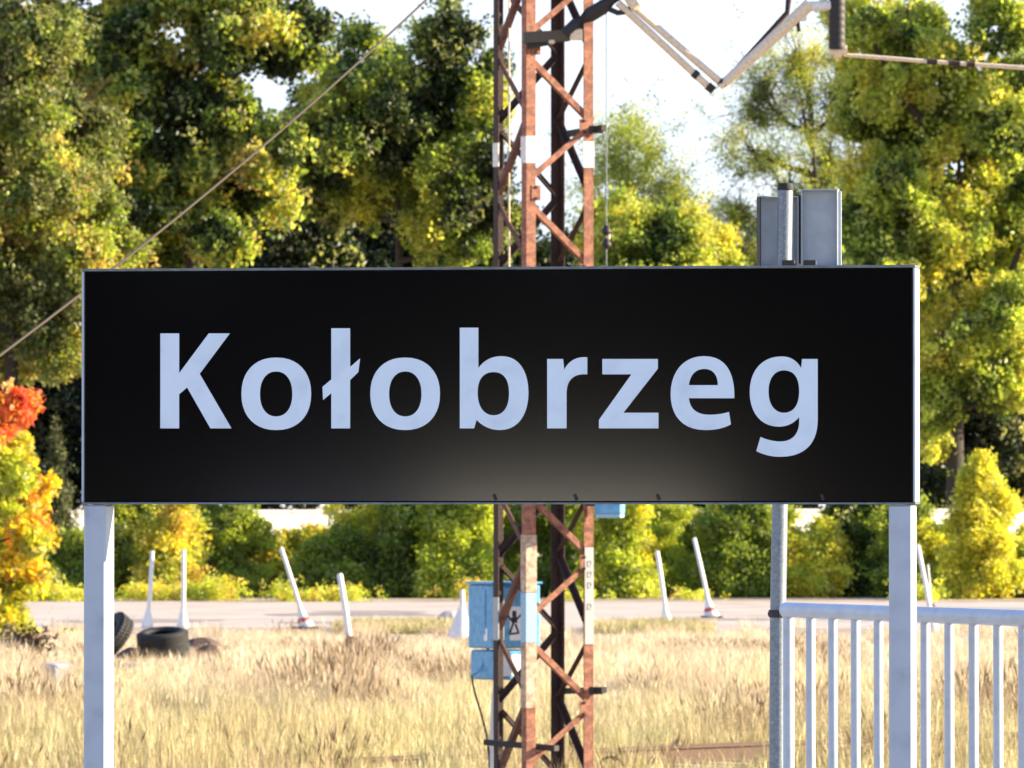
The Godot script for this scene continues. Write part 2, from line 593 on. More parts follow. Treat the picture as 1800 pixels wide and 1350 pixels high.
# ------------------------------------------------------------------ ground, road, platform
func sheet(x0: float, z0: float, x1: float, z1: float, y: float) -> ArrayMesh:
	var st := start()
	st.set_smooth_group(-1)
	quad(st, Vector3(x0, y, z0), Vector3(x1, y, z0), Vector3(x1, y, z1), Vector3(x0, y, z1), Vector3.UP)
	return done(st)

func build_ground() -> void:
	var g := put("ground", sheet(-900, 300, 900, -1600, 0.0), mats.soil)
	tag(g, "dry sandy soil of the field under the grass", "ground", "", "structure")
	# the road runs across behind the field; its near edge is ragged
	var st := start()
	st.set_smooth_group(-1)
	var edge := noise(0.2, 41, 3)
	var n := 240
	for i in n:
		var xa := -120.0 + 240.0 * i / n
		var xb := -120.0 + 240.0 * (i + 1) / n
		var za := -137.5 + edge.get_noise_1d(xa) * 2.2
		var zb := -137.5 + edge.get_noise_1d(xb) * 2.2
		var fa := -172.0 + edge.get_noise_1d(xa + 400.0) * 1.2
		var fb := -172.0 + edge.get_noise_1d(xb + 400.0) * 1.2
		quad(st, Vector3(xa, 0.006, za), Vector3(xb, 0.006, zb), Vector3(xb, 0.006, fb), Vector3(xa, 0.006, fa), Vector3.UP)
	var road := put("road", done(st), mats.asphalt)
	tag(road, "pale worn asphalt road between the dry field and the hedge", "road", "", "structure")
	build_road_wear(road)
	for seg in [[-60.0, -4.6], [2.0, 62.0]]:
		var line := start()
		line.set_smooth_group(-1)
		var x: float = seg[0]
		while x < seg[1]:
			quad(line, Vector3(x, 0.021, -148.4), Vector3(x + 1.95, 0.021, -148.4), Vector3(x + 1.95, 0.021, -148.75), Vector3(x, 0.021, -148.75), Vector3.UP)
			x += 2.0
		put("lane_line", done(line), mats.line_paint, road)

func build_road_wear(road: Node3D) -> void:
	var r := RandomNumberGenerator.new()
	r.seed = 55
	for i in 12:
		var st := start()
		st.set_smooth_group(-1)
		var c := Vector3(r.randf_range(-12, 12), 0.010 + 0.0006 * i, r.randf_range(-166, -140))
		var n := 9
		var ring := []
		for k in n: ring.append(c + Vector3(cos(TAU * k / n) * r.randf_range(0.8, 2.0), 0, sin(TAU * k / n) * r.randf_range(0.8, 2.4)))
		for k in n: tri(st, c, ring[k], ring[(k + 1) % n], Vector3.UP)
		put("repair_patch", done(st), mats.patch_dark if i % 3 else mats.concrete, road)

func build_platform() -> void:
	var st := start()
	box_at(st, Vector3(0, 0.49, -13.0), Vector3(60, 0.96, 36.0), 0.02)
	var p := put("platform", done(st), mats.concrete)
	tag(p, "grey concrete railway platform under the station sign", "platform", "", "structure")

func build_wall_and_unseen() -> void:
	# low white wall standing obliquely behind the hedge
	var w := thing("garden_wall", "long low white wall running behind the hedge under the trees", "wall", Vector3(0, 0, -198), deg_to_rad(42.0))
	var st := start()
	box_at(st, Vector3(0, 1.02, 0), Vector3(40, 2.04, 0.3), 0.01)
	put("wall", done(st), mats.wall_white, w)
	for i in 20:
		var c := start()
		box_at(c, Vector3(-19.0 + 2.0 * i, 2.09, 0), Vector3(1.985, 0.10, 0.42), 0.015)
		put("coping", done(c), mats.wall_cap, w)
	# added dark building behind the camera, blocks the sky from the sign reflection
	var b := thing("sky_blocker", "unseen dark building added to keep bright sky out of the black sign", "building", Vector3(-22, 0.97, 52), deg_to_rad(17.0))
	st = start()
	box_at(st, Vector3(0, 6.5, 6), Vector3(60, 13.0, 12.0), 0.05)
	put("wall", done(st), mats.blocker_dark, b)
	st = start()
	box_at(st, Vector3(0, 13.2, 6), Vector3(61, 0.4, 13.0), 0.05)
	put("roof", done(st), mats.wall_cap, b)
	for i in 9:
		st = start()
		box_at(st, Vector3(-26 + 6.5 * i, 5.6, -0.02), Vector3(1.6, 2.4, 0.12), 0.02)
		put("window", done(st), mats.pane_dark, b)
	var k := thing("reflector_box", "unseen pale box added to cast a blurred glow into the sign", "reflector_box", Vector3(-18.5, 0.0, 36), deg_to_rad(125.0))  # added pale box, out of view, placed to brighten the sign reflection
	st = start()
	box_at(st, Vector3(0, 1.2, 0), Vector3(3.9, 2.4, 3.9), 0.03)
	put("wall", done(st), mats.reflector_pale, k)
	st = start()
	box_at(st, Vector3(0, 2.47, 0), Vector3(4.2, 0.12, 4.2), 0.03)
	put("roof", done(st), mats.wall_cap, k)

# ------------------------------------------------------------------ trees behind the wall
func px_lobes(base: Vector3, list: Array, d: float) -> Array:
	# [px, py, rx, ry] of a mass of leaves as seen, its depth radius taken from its width
	var out := []
	var k := d / FOCAL_PX
	var i := 0
	for l in list:
		var c := at(l[0], l[1], d) - base
		c.z = sin(i * 2.4) * 1.2
		out.append([c, Vector3(l[2] * k, l[3] * k * 1.2, clampf(l[2] * k, 0.8, 2.4))])
		i += 1
	return out

func tree(called: String, label: String, category: String, px: float, d: float, top_py: float, girth: float, list: Array, count: int, spray: Mesh, palette: Array, sd: int, twigs := 2, gap := -0.25, size := Vector2(0.75, 1.3), shell := 0.45, group := "", lean := Vector3.ZERO) -> void:
	var base := Vector3((px - 900.0) / FOCAL_PX * d, 0.0, -d)
	var t := thing(called, label, category, base, 0.0, group)
	var lobes := px_lobes(base, list, d)
	limbs(t, at(px, top_py, d).y, girth, lobes, twigs, sd, mats.bark, lean)
	crown("crown", t, lobes if twigs > 6 else clumped(lobes, 34, sd), count if twigs > 6 else int(count * 1.45), spray, palette, sd, mats.leaf, size, gap, shell)

func build_trees() -> void:
	var small := leaf_spray(18, 0.32, 0.13, 0.085, 101)
	var broad := leaf_spray(16, 0.36, 0.165, 0.12, 102)
	var fine := leaf_spray(16, 0.36, 0.10, 0.06, 103)
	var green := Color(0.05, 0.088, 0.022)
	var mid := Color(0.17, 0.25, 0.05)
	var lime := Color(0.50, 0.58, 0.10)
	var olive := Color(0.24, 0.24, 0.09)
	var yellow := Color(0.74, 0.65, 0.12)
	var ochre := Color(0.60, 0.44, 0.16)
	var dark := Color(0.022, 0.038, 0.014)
	# 1: olive tree filling the left edge
	tree("olive_tree", "tall olive green tree at left edge with ochre patches, left of the sign", "tree", 20, 184, 60, 0.28,
		[[-20, 60, 100, 90], [60, 150, 80, 100], [-10, 260, 90, 90], [70, 330, 80, 70], [150, 430, 90, 70], [20, 440, 90, 80], [60, 60, 70, 60], [130, 250, 60, 60], [110, 330, 70, 50], [100, 560, 90, 80], [10, 600, 90, 70], [-90, 400, 90, 200]],
		9000, small, [green, olive, olive, mid, lime, ochre], 11, 2, -0.32)
	# 2: tall maple with yellow patches, trunk visible at its top
	tree("maple_tree", "tall dark green maple with golden patches and a visible upper trunk", "tree", 330, 195, -60, 0.26,
		[[230, 110, 90, 60], [420, 60, 110, 70], [300, 180, 100, 60], [200, 220, 70, 60], [370, 230, 90, 70], [330, 320, 140, 70], [220, 350, 90, 60], [430, 330, 90, 60], [215, 45, 50, 35], [520, 70, 60, 45], [300, -40, 160, 60], [400, 430, 50, 30], [250, 450, 80, 50], [150, 120, 60, 80], [470, 270, 55, 45], [170, 330, 70, 60], [150, 210, 60, 60], [100, 90, 60, 60]],
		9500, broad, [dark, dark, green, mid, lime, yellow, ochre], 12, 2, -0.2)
	# 3: yellow green tree left of the mast
	tree("linden_tree", "broad yellow green linden rising just left of the rusty mast", "tree", 700, 205, 60, 0.24,
		[[630, 130, 70, 60], [780, 80, 45, 60], [770, 180, 90, 60], [640, 230, 100, 60], [560, 290, 80, 60], [720, 290, 110, 60], [820, 330, 70, 70], [630, 350, 70, 40], [780, 410, 70, 50], [850, 180, 40, 70], [850, 440, 50, 50], [700, 170, 60, 60], [560, 200, 50, 50]],
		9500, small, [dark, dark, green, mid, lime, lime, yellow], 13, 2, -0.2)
	# 4: small sparse tree right of the mast
	tree("sparse_birch", "small sparse birch with wispy top and golden lower leaves, right of the mast", "tree", 1110, 228, 215, 0.10,
		[[1105, 255, 75, 50], [1080, 320, 70, 60], [1160, 320, 60, 55], [1120, 380, 90, 50], [1195, 385, 50, 45]],
		1900, fine, [olive, mid, lime, yellow], 14, 16, -0.05, Vector2(0.6, 1.1), 0.6)
	tree("golden_bush", "golden yellow bushy tree beneath the sparse birch", "tree", 1150, 222, 400, 0.12,
		[[1120, 415, 90, 55], [1200, 420, 65, 50], [1070, 440, 60, 50], [1150, 480, 120, 60], [1250, 460, 45, 45]],
		3000, small, [green, mid, lime, lime, yellow, yellow], 15, 3, -0.3)
	# 5: thin dark-branched tree in front of the sky
	tree("bare_tree", "thin half bare tree with dark branches behind the grey panels", "tree", 1500, 226, 150, 0.27,
		[[1340, 170, 70, 55], [1400, 100, 60, 50], [1320, 260, 60, 50], [1410, 200, 70, 60], [1300, 380, 60, 60], [1390, 320, 70, 60], [1280, 450, 60, 40], [1460, 290, 60, 70], [1470, 150, 50, 60], [1350, 430, 70, 50], [1450, 400, 60, 60]],
		3900, fine, [green, olive, mid, lime, yellow], 16, 14, 0.02, Vector2(0.55, 1.0), 0.65, "", Vector3(-1.5, 0, 0))
	# 6: the large maple filling the right
	tree("great_maple", "large sunlit yellow green maple filling the right side above the fence", "tree", 1680, 214, 190, 0.34,
		[[1540, 90, 70, 60], [1620, 120, 70, 50], [1530, 190, 60, 50], [1760, 60, 60, 70], [1660, 210, 110, 50], [1560, 290, 80, 50], [1780, 190, 70, 80], [1700, 300, 90, 50], [1540, 400, 60, 60], [1640, 400, 90, 50], [1770, 360, 70, 60], [1560, 470, 90, 40], [1700, 480, 100, 50], [1650, 560, 60, 50], [1770, 560, 80, 60], [1650, 660, 50, 60], [1730, 640, 50, 40], [1640, 760, 35, 50], [1850, 300, 60, 300], [1510, 40, 50, 40], [1590, 70, 70, 50], [1690, 110, 60, 40], [1560, 140, 60, 50], [1600, 40, 60, 40], [1580, 350, 60, 50], [1680, 360, 70, 40], [1620, 480, 60, 50], [1670, 620, 70, 50], [1780, 460, 70, 50], [1640, 700, 45, 50], [1760, 680, 50, 40]],
		12000, broad, [green, mid, lime, lime, lime, yellow, yellow], 17, 2, -0.06, Vector2(0.7, 1.2))
	# the wood behind: separate trees, deep shade put into their dark leaf colours
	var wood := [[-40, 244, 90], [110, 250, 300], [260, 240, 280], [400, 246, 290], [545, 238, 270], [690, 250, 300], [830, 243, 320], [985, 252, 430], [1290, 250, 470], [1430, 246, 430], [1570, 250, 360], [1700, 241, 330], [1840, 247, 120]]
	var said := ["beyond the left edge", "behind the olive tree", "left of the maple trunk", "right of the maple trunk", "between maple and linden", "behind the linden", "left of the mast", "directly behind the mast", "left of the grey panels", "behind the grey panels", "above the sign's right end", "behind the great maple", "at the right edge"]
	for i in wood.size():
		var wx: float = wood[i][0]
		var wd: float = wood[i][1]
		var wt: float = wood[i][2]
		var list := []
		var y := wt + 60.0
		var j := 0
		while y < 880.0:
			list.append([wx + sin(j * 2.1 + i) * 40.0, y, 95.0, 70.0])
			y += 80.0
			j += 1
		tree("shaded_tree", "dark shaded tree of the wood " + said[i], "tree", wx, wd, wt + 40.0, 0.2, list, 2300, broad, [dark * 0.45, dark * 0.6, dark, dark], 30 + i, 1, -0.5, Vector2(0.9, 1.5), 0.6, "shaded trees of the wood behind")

# ------------------------------------------------------------------ bushes before the wall
func build_hedge() -> void:
	var small := leaf_spray(18, 0.22, 0.10, 0.065, 111)
	var tiny := leaf_spray(18, 0.17, 0.075, 0.048, 112)
	var green := Color(0.11, 0.18, 0.028)
	var mid := Color(0.30, 0.37, 0.05)
	var lime := Color(0.56, 0.62, 0.07)
	var olive := Color(0.27, 0.25, 0.07)
	var yellow := Color(0.80, 0.70, 0.08)
	var ochre := Color(0.70, 0.48, 0.12)
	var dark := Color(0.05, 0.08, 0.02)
	# [px, d, top py, half width px, palette, label]
	var list := [
		[110, 181, 938, 60, [green, mid, mid], "dark green bush between the red maple and the sign's left post"],
		[240, 183, 855, 60, [mid, olive, lime, yellow], "olive yellow bush just right of the sign's left post"],
		[300, 180, 872, 40, [mid, yellow, ochre], "ochre bush behind the two upright white poles"],
		[400, 182, 862, 65, [green, mid, lime], "lime green bush left of the gap where the white wall shows"],
		[510, 184, 935, 55, [mid, yellow, ochre, ochre], "low golden bush under the bright stretch of white wall"],
		[580, 181, 940, 45, [green, mid, mid], "low dark bush behind the most tilted white pole"],
		[655, 182, 850, 60, [mid, lime, yellow], "tall yellow green bush right of the bright wall"],
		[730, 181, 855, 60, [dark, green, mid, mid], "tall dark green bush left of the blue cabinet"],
		[810, 180, 850, 60, [mid, lime, lime], "bright green bush behind the blue cabinet"],
		[900, 183, 850, 50, [green, mid, lime], "green bush seen through the mast's lattice"],
		[985, 182, 860, 50, [green, mid, mid], "shaded bush behind the mast's right legs"],
		[1075, 180, 870, 55, [mid, lime, yellow], "sunny yellow bush right of the mast"],
		[1150, 182, 875, 50, [lime, lime, mid], "lime bush behind the pair of right poles"],
		[1230, 184, 895, 50, [green, mid, yellow], "mixed green bush right of the pair of poles"],
		[1300, 181, 875, 50, [green, mid, mid], "dark bush left of the grey pole"],
		[1345, 183, 860, 40, [mid, lime, yellow], "pale bush directly behind the grey pole"],
		[1420, 181, 928, 50, [lime, yellow, yellow, ochre], "golden bush right of the grey pole"],
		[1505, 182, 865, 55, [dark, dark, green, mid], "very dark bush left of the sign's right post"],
		[1590, 181, 872, 50, [green, mid, lime], "green bush behind the sign's right post"],
		[1660, 180, 922, 55, [mid, lime, yellow], "lime bush right of the sign's right post"],
		[1725, 178, 812, 48, [lime, yellow, lime], "pointed yellow green shrub taller than its neighbours at right"],
		[1790, 180, 932, 60, [mid, lime, yellow], "rounded yellow bush at the right edge"],
		[30, 180, 942, 50, [mid, lime, yellow], "bush half hidden behind the red maple"],
	]
	var i := 0
	for b in list:
		var d: float = b[1]
		var k := d / FOCAL_PX
		var base := Vector3((float(b[0]) - 900.0) * k, 0, -d)
		var t := thing("hedge_bush", b[5], "bush", base, 0.0, "bushes of the hedge along the road")
		var h: float = EYE + (HORIZON - float(b[2])) * k
		var w: float = float(b[3]) * k * 1.18
		var lobes := []
		if b[0] == 1725:
			lobes = [[Vector3(0, 0.7, 0), Vector3(w * 1.3, 0.8, 0.8)], [Vector3(0.05, h * 0.55, 0), Vector3(w * 0.85, h * 0.25, 0.6)], [Vector3(-0.05, h * 0.78, 0), Vector3(w * 0.45, h * 0.22, 0.35)]]
		else:
			lobes = [[Vector3(0, h * 0.3, 0.1), Vector3(w, h * 0.34, 0.9)], [Vector3(-w * 0.4, h * 0.62, 0), Vector3(w * 0.6, h * 0.3, 0.7)], [Vector3(w * 0.4, h * 0.7, -0.1), Vector3(w * 0.55, h * 0.3, 0.6)], [Vector3(-w * 0.4, 0.3, 0.7), Vector3(w * 0.8, 0.4, 0.5)], [Vector3(w * 0.4, 0.35, 0.8), Vector3(w * 0.8, 0.4, 0.5)]]
		limbs(t, h * 0.7, 0.05, lobes, 2, 200 + i, mats.bark)
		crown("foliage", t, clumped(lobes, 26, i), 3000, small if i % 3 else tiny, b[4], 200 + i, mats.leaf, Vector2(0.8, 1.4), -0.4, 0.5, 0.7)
		i += 1
	# ragged low growth along the far verge
	var r := RandomNumberGenerator.new()
	r.seed = 77
	var lobes := []
	for k in 44:
		if k > 17 and k % 4 != 0: continue
		if k % 5 == 2: continue
		lobes.append([Vector3(-14.5 + k * 0.68 + r.randf_range(-0.3, 0.3), 0.12, -174.6 + r.randf_range(-1.0, 1.0)), Vector3(0.5, r.randf_range(0.06, 0.34), 0.8)])
	var holder := Node3D.new()
	holder.name = "verge_growth"
	add_child(holder)
	tag(holder, "low leafy weeds along the far edge of the road", "weeds", "", "stuff")
	crown("foliage", holder, lobes, 1300, tiny, [mid, lime, lime, yellow, ochre], 78, mats.leaf, Vector2(0.7, 1.2), -0.3, 0.5, 0.8)

func build_left_corner() -> void:
	var maple_leaf := leaf_spray(12, 0.17, 0.13, 0.115, 121)
	var d := 124.0
	var k := d / FOCAL_PX
	var base := Vector3((-25.0 - 900.0) * k, 0, -d)
	var t := thing("red_maple", "small maple turning red, orange and yellow at the lower left edge", "tree", base)
	var red := Color(0.75, 0.11, 0.07)
	var orange := Color(0.80, 0.30, 0.07)
	var yellow := Color(0.78, 0.60, 0.05)
	var lime := Color(0.48, 0.52, 0.06)
	var all := px_lobes(base, [[-28, 735, 48, 44], [36, 716, 24, 16], [-20, 800, 70, 60], [20, 850, 50, 55], [70, 870, 30, 20], [-20, 920, 80, 50], [60, 935, 34, 24], [10, 990, 60, 40], [35, 985, 38, 34], [-10, 1060, 55, 60], [0, 1110, 32, 34]], d)
	limbs(t, 3.6, 0.07, all, 3, 301, mats.bark)
	crown("crown", t, clumped(all.slice(0, 2), 16, 1), 230, maple_leaf, [red, orange, red, orange, yellow], 302, mats.leaf, Vector2(0.8, 1.2), -0.3)
	crown("crown", t, clumped([all[2], all[3], all[5], all[7]], 16, 2), 760, maple_leaf, [lime, lime, lime, yellow, yellow], 303, mats.leaf, Vector2(0.8, 1.2), -0.3)
	crown("crown", t, clumped([all[4], all[6], all[8]], 14, 3), 300, maple_leaf, [lime, yellow, yellow, orange, orange, red], 304, mats.leaf, Vector2(0.8, 1.2), -0.3)
	crown("crown", t, clumped([all[9], all[10]], 16, 4), 420, maple_leaf, [lime, lime, yellow], 305, mats.leaf, Vector2(0.8, 1.2), -0.3)
	# two slim conifers behind it
	var needles := leaf_spray(18, 0.16, 0.12, 0.03, 122)
	var said := ["slim dark conifer with a pointed top between red maple and sign", "smaller conifer crowding the pointed one from the left"]
	var at_px := [[98, 186, 748, 36], [45, 184, 775, 34]]
	for i in 2:
		var dd: float = at_px[i][1]
		var kk := dd / FOCAL_PX
		var b := Vector3((float(at_px[i][0]) - 900.0) * kk, 0, -dd)
		var c := thing("conifer", said[i], "tree", b, 0.0, "slim conifers at the left")
		var h := EYE + (HORIZON - float(at_px[i][2])) * kk
		var w: float = float(at_px[i][3]) * kk
		var lobes := []
		for j in 7:
			var f := j / 6.0
			lobes.append([Vector3(0, 0.4 + (h - 0.7) * f, 0), Vector3(w * (1.15 - f), 0.45, w * (1.15 - f))])
		limbs(c, h, 0.07, [lobes[3]], 0, 310 + i, mats.bark)
		crown("crown", c, lobes, 1500, needles, [Color(0.045, 0.065, 0.014), Color(0.085, 0.10, 0.02), Color(0.13, 0.13, 0.02)], 310 + i, mats.needle, Vector2(0.8, 1.2), -0.6, 0.6)
	# dry dark stump-like shrub under the maple and a pale block in the grass
	var dry := leaf_spray(10, 0.14, 0.12, 0.05, 123)
	var sb := on_ground(30, 1178)
	var s := thing("dry_shrub", "dark brown withered shrub in the grass below the red maple", "shrub", sb)
	var lb := [[Vector3(-0.12, 0.2, 0), Vector3(0.34, 0.24, 0.3)], [Vector3(0.14, 0.3, 0), Vector3(0.2, 0.2, 0.2)]]
	limbs(s, 0.4, 0.02, lb, 4, 320, mats.bark)
	crown("foliage", s, lb, 420, dry, [Color(0.04, 0.022, 0.014), Color(0.10, 0.055, 0.03), Color(0.17, 0.10, 0.06)], 320, mats.needle, Vector2(0.7, 1.1), -0.5, 0.5)
	var blk := start()
	var bp := on_ground(105, 1204)
	box(blk, Transform3D(Basis(Vector3(0.2, 1, 0.1).normalized(), 0.5), Vector3.ZERO), Vector3(0.32, 0.36, 0.28), 0.04)
	var bo := put("stone_block", done(blk), mats.stone)
	bo.position = bp + Vector3(0, 0.11, 0)
	tag(bo, "pale stone block in the grass beside the dark shrub", "stone")
	var hs := start()
	lathe(hs, [Vector2(0, 0.26), Vector2(0.1, 0.25), Vector2(0.2, 0.17), Vector2(0.26, 0.05), Vector2(0.27, -0.05)], 9, Transform3D(Basis.IDENTITY.scaled(Vector3(1.2, 0.8, 0.8)), Vector3.ZERO), false)
	var ho := put("boulder", done(hs), mats.stone)
	ho.position = on_ground(792, 1092)
	tag(ho, "pale boulder on the road left of the blue cabinet", "stone")

# ------------------------------------------------------------------ lattice mast
const MAST_D := 58.0
func mast_y(py: float) -> float:
	return EYE + (HORIZON - py) / FOCAL_PX * MAST_D

var mast_at := Vector3.ZERO
var leg_at := []          # near, right, rear, left: local x/z
func build_mast() -> void:
	mast_at = Vector3((955.0 - 900.0) / FOCAL_PX * MAST_D, 0, -MAST_D)
	var m := thing("lattice_mast", "rusty red four-legged lattice mast behind the sign with white bands", "mast", mast_at)
	var k := MAST_D / FOCAL_PX
	var R := 93.0 * k
	for a in [-19.0, 71.0, 161.0, 251.0]:
		leg_at.append(Vector3(sin(deg_to_rad(a)) * R, 0, cos(deg_to_rad(a)) * R))
	var top := 11.0
	for i in 4:
		var p: Vector3 = leg_at[i]
		var u: Vector3 = (leg_at[(i + 1) % 4] - p).normalized()
		var v: Vector3 = (leg_at[(i + 3) % 4] - p).normalized()
		var st := start()
		angle_iron(st, p + Vector3(0, -0.1, 0), p + Vector3(0, top, 0), u, v, 0.085, 0.010)
		var leg := put("leg", done(st), [mats.rust_red, mats.rust_red, mats.rust_dark_and_shade, mats.rust_dark_and_shade][i], m)  # left and rear legs: their shade is put into a darker rust
		# paint: sleeves of the same section, slightly proud
		var bands := []
		if i == 0: bands = [[290, 243, mats.band_white], [1040, 940, mats.band_cream], [1128, 1041, mats.band_blue], [1242, 1129, mats.band_cream]]
		elif i == 1: bands = [[296, 250, mats.band_white]]
		elif i == 3: bands = [[292, 250, mats.band_white], [1126, 1050, mats.grey_steel]]
		for b in bands:
			var q := start()
			var o: Vector3 = (u + v).normalized() * -0.006
			angle_iron(q, p + o + Vector3(0, mast_y(b[0]), 0), p + o + Vector3(0, mast_y(b[1]), 0), u, v, 0.096, 0.012)
			put("paint_band", done(q), b[2], leg)
	# number plate down the right leg
	var pu: Vector3 = (leg_at[0] - leg_at[1]).normalized()
	var out := Vector3(-pu.z, 0, pu.x)
	if out.z < 0.0: out = -out
	var plate := start()
	var pc: Vector3 = leg_at[1] + pu * 0.042 + out * 0.006 + Vector3(0, (mast_y(962) + mast_y(1132)) * 0.5, 0)
	var pb := Basis(-pu, Vector3.UP, out)
	box(plate, Transform3D(pb, pc), Vector3(0.078, mast_y(962) - mast_y(1132), 0.005), 0.002)
	var plate_o := put("number_plate", done(plate), mats.plate_grey, m)
	for j in 6:
		var marks := start()
		var c := Vector3(pc.x, mast_y(972) - 0.085 * j, pc.z) + out * 0.004
		for s in [[-0.014, 0.0, 0.006, 0.05], [0.0, 0.022, 0.03, 0.006], [0.0, -0.02, 0.03, 0.006], [0.014, 0.008, 0.006, 0.03]]:
			if (j * 3 + int(s[2] * 1000)) % 4 == 2: continue
			box(marks, Transform3D(pb, c + pb.x * s[0] + Vector3(0, s[1], 0)), Vector3(s[2], s[3], 0.002), 0.0005)
		put("digit", done(marks), mats.faded_ink, plate_o)
	# lacing: one zigzag of angle irons per face; heights as seen, repeating every 255 px
	var faces := [[0, 1, 115.0, 213.0, 235.0, 322.0], [1, 2, 112.0, 205.0, 218.0, 335.0], [2, 3, 100.0, 214.0, 235.0, 345.0], [3, 0, 108.0, 205.0, 218.0, 342.0]]
	for f in faces:
		var a: Vector3 = leg_at[f[0]]
		var b: Vector3 = leg_at[f[1]]
		var side := (b - a).normalized()
		var nrm := Vector3(side.z, 0, -side.x)
		if nrm.dot(a + b) < 0.0: nrm = -nrm
		var ins := -nrm * 0.012
		for rep in range(-8, 7):
			var s := rep * 255.0
			for seg in [[a, f[2], b, f[3]], [b, f[4], a, f[5]]]:
				var y0 := mast_y(float(seg[1]) + s)
				var y1 := mast_y(float(seg[3]) + s)
				if y1 < 0.1 or y0 > top - 0.1: continue
				var d0: Vector3 = (seg[2] - seg[0]).normalized()
				var p0: Vector3 = seg[0] + d0 * 0.05 + ins + Vector3(0, y0, 0)
				var p1: Vector3 = seg[2] - d0 * 0.05 + ins + Vector3(0, y1, 0)
				var st := start()
				angle_iron(st, p0, p1, Vector3.UP.cross(nrm) * 0.3 + Vector3.UP, -nrm, 0.048, 0.006)
				put("brace", done(st), mats.rust_red if f[0] == 0 else mats.rust_half_shade if f[0] == 3 else mats.rust_dark_and_shade, m)  # shade of the left and back faces is painted into the brace colour
	for leg_i in [0, 1]:
		var p: Vector3 = leg_at[leg_i]
		var q: Vector3 = leg_at[1 - leg_i]
		var side := (q - p).normalized()
		var nrm := Vector3(side.z, 0, -side.x)
		if nrm.z < 0.0: nrm = -nrm
		for rep in range(-3, 6):
			var gy := mast_y((342.0 if leg_i == 0 else 224.0) + 255.0 * rep)
			if gy < 0.3 or (leg_i == 0 and gy < 2.2): continue
			var st := start()
			box(st, Transform3D(Basis(side, Vector3.UP, side.cross(Vector3.UP)), p + side * 0.085 + nrm * 0.002 + Vector3(0, gy, 0)), Vector3(0.08, 0.12, 0.008), 0.002)
			var plate_g := put("gusset_plate", done(st), mats.rust_red, m)
			for b in [-0.045, 0.045]:
				st = start()
				box(st, Transform3D(Basis(side, Vector3.UP, side.cross(Vector3.UP)), p + side * 0.085 + nrm * 0.010 + Vector3(0, gy + b, 0)), Vector3(0.022, 0.022, 0.014), 0.004)
				put("bolt", done(st), mats.rust_dark_and_shade, plate_g)
	# short horizontal irons with a stub past the right leg
	for py in [229.0, 1213.0]:
		var st := start()
		var a: Vector3 = leg_at[2] + Vector3(0, mast_y(py + 4), 0)
		var b: Vector3 = leg_at[1] + (leg_at[1] - leg_at[2]).normalized() * 0.12 + Vector3(0.03, mast_y(py - 2), 0)
		bar(st, a, b, 0.05, 0.05, Vector3.UP)
		box_at(st, leg_at[1] + Vector3(0.0, mast_y(py), 0.012), Vector3(0.15, 0.06, 0.012), 0.002)
		put("crossbar", done(st), mats.dark_iron, m)
	var low := start()
	bar(low, leg_at[3] + Vector3(-0.06, mast_y(1305), 0.04), leg_at[0] + Vector3(0.24, mast_y(1312), 0.02), 0.06, 0.045)
	put("crossbar", done(low), mats.dark_iron, m)
	var foot := start()
	box_at(foot, Vector3(0, 0.12, 0), Vector3(1.2, 0.3, 1.2), 0.04)
	put("foundation", done(foot), mats.concrete, m)
	# earth rod running down inside the lattice
	var rod := start()
	var rx := (895.0 - 955.0) * k
	tube(rod, [Vector3(rx, mast_y(880), 0.02), Vector3(rx, top, 0.02)], [0.008, 0.008], 6)
	put("earth_rod", done(rod), mats.cream_tube, m)

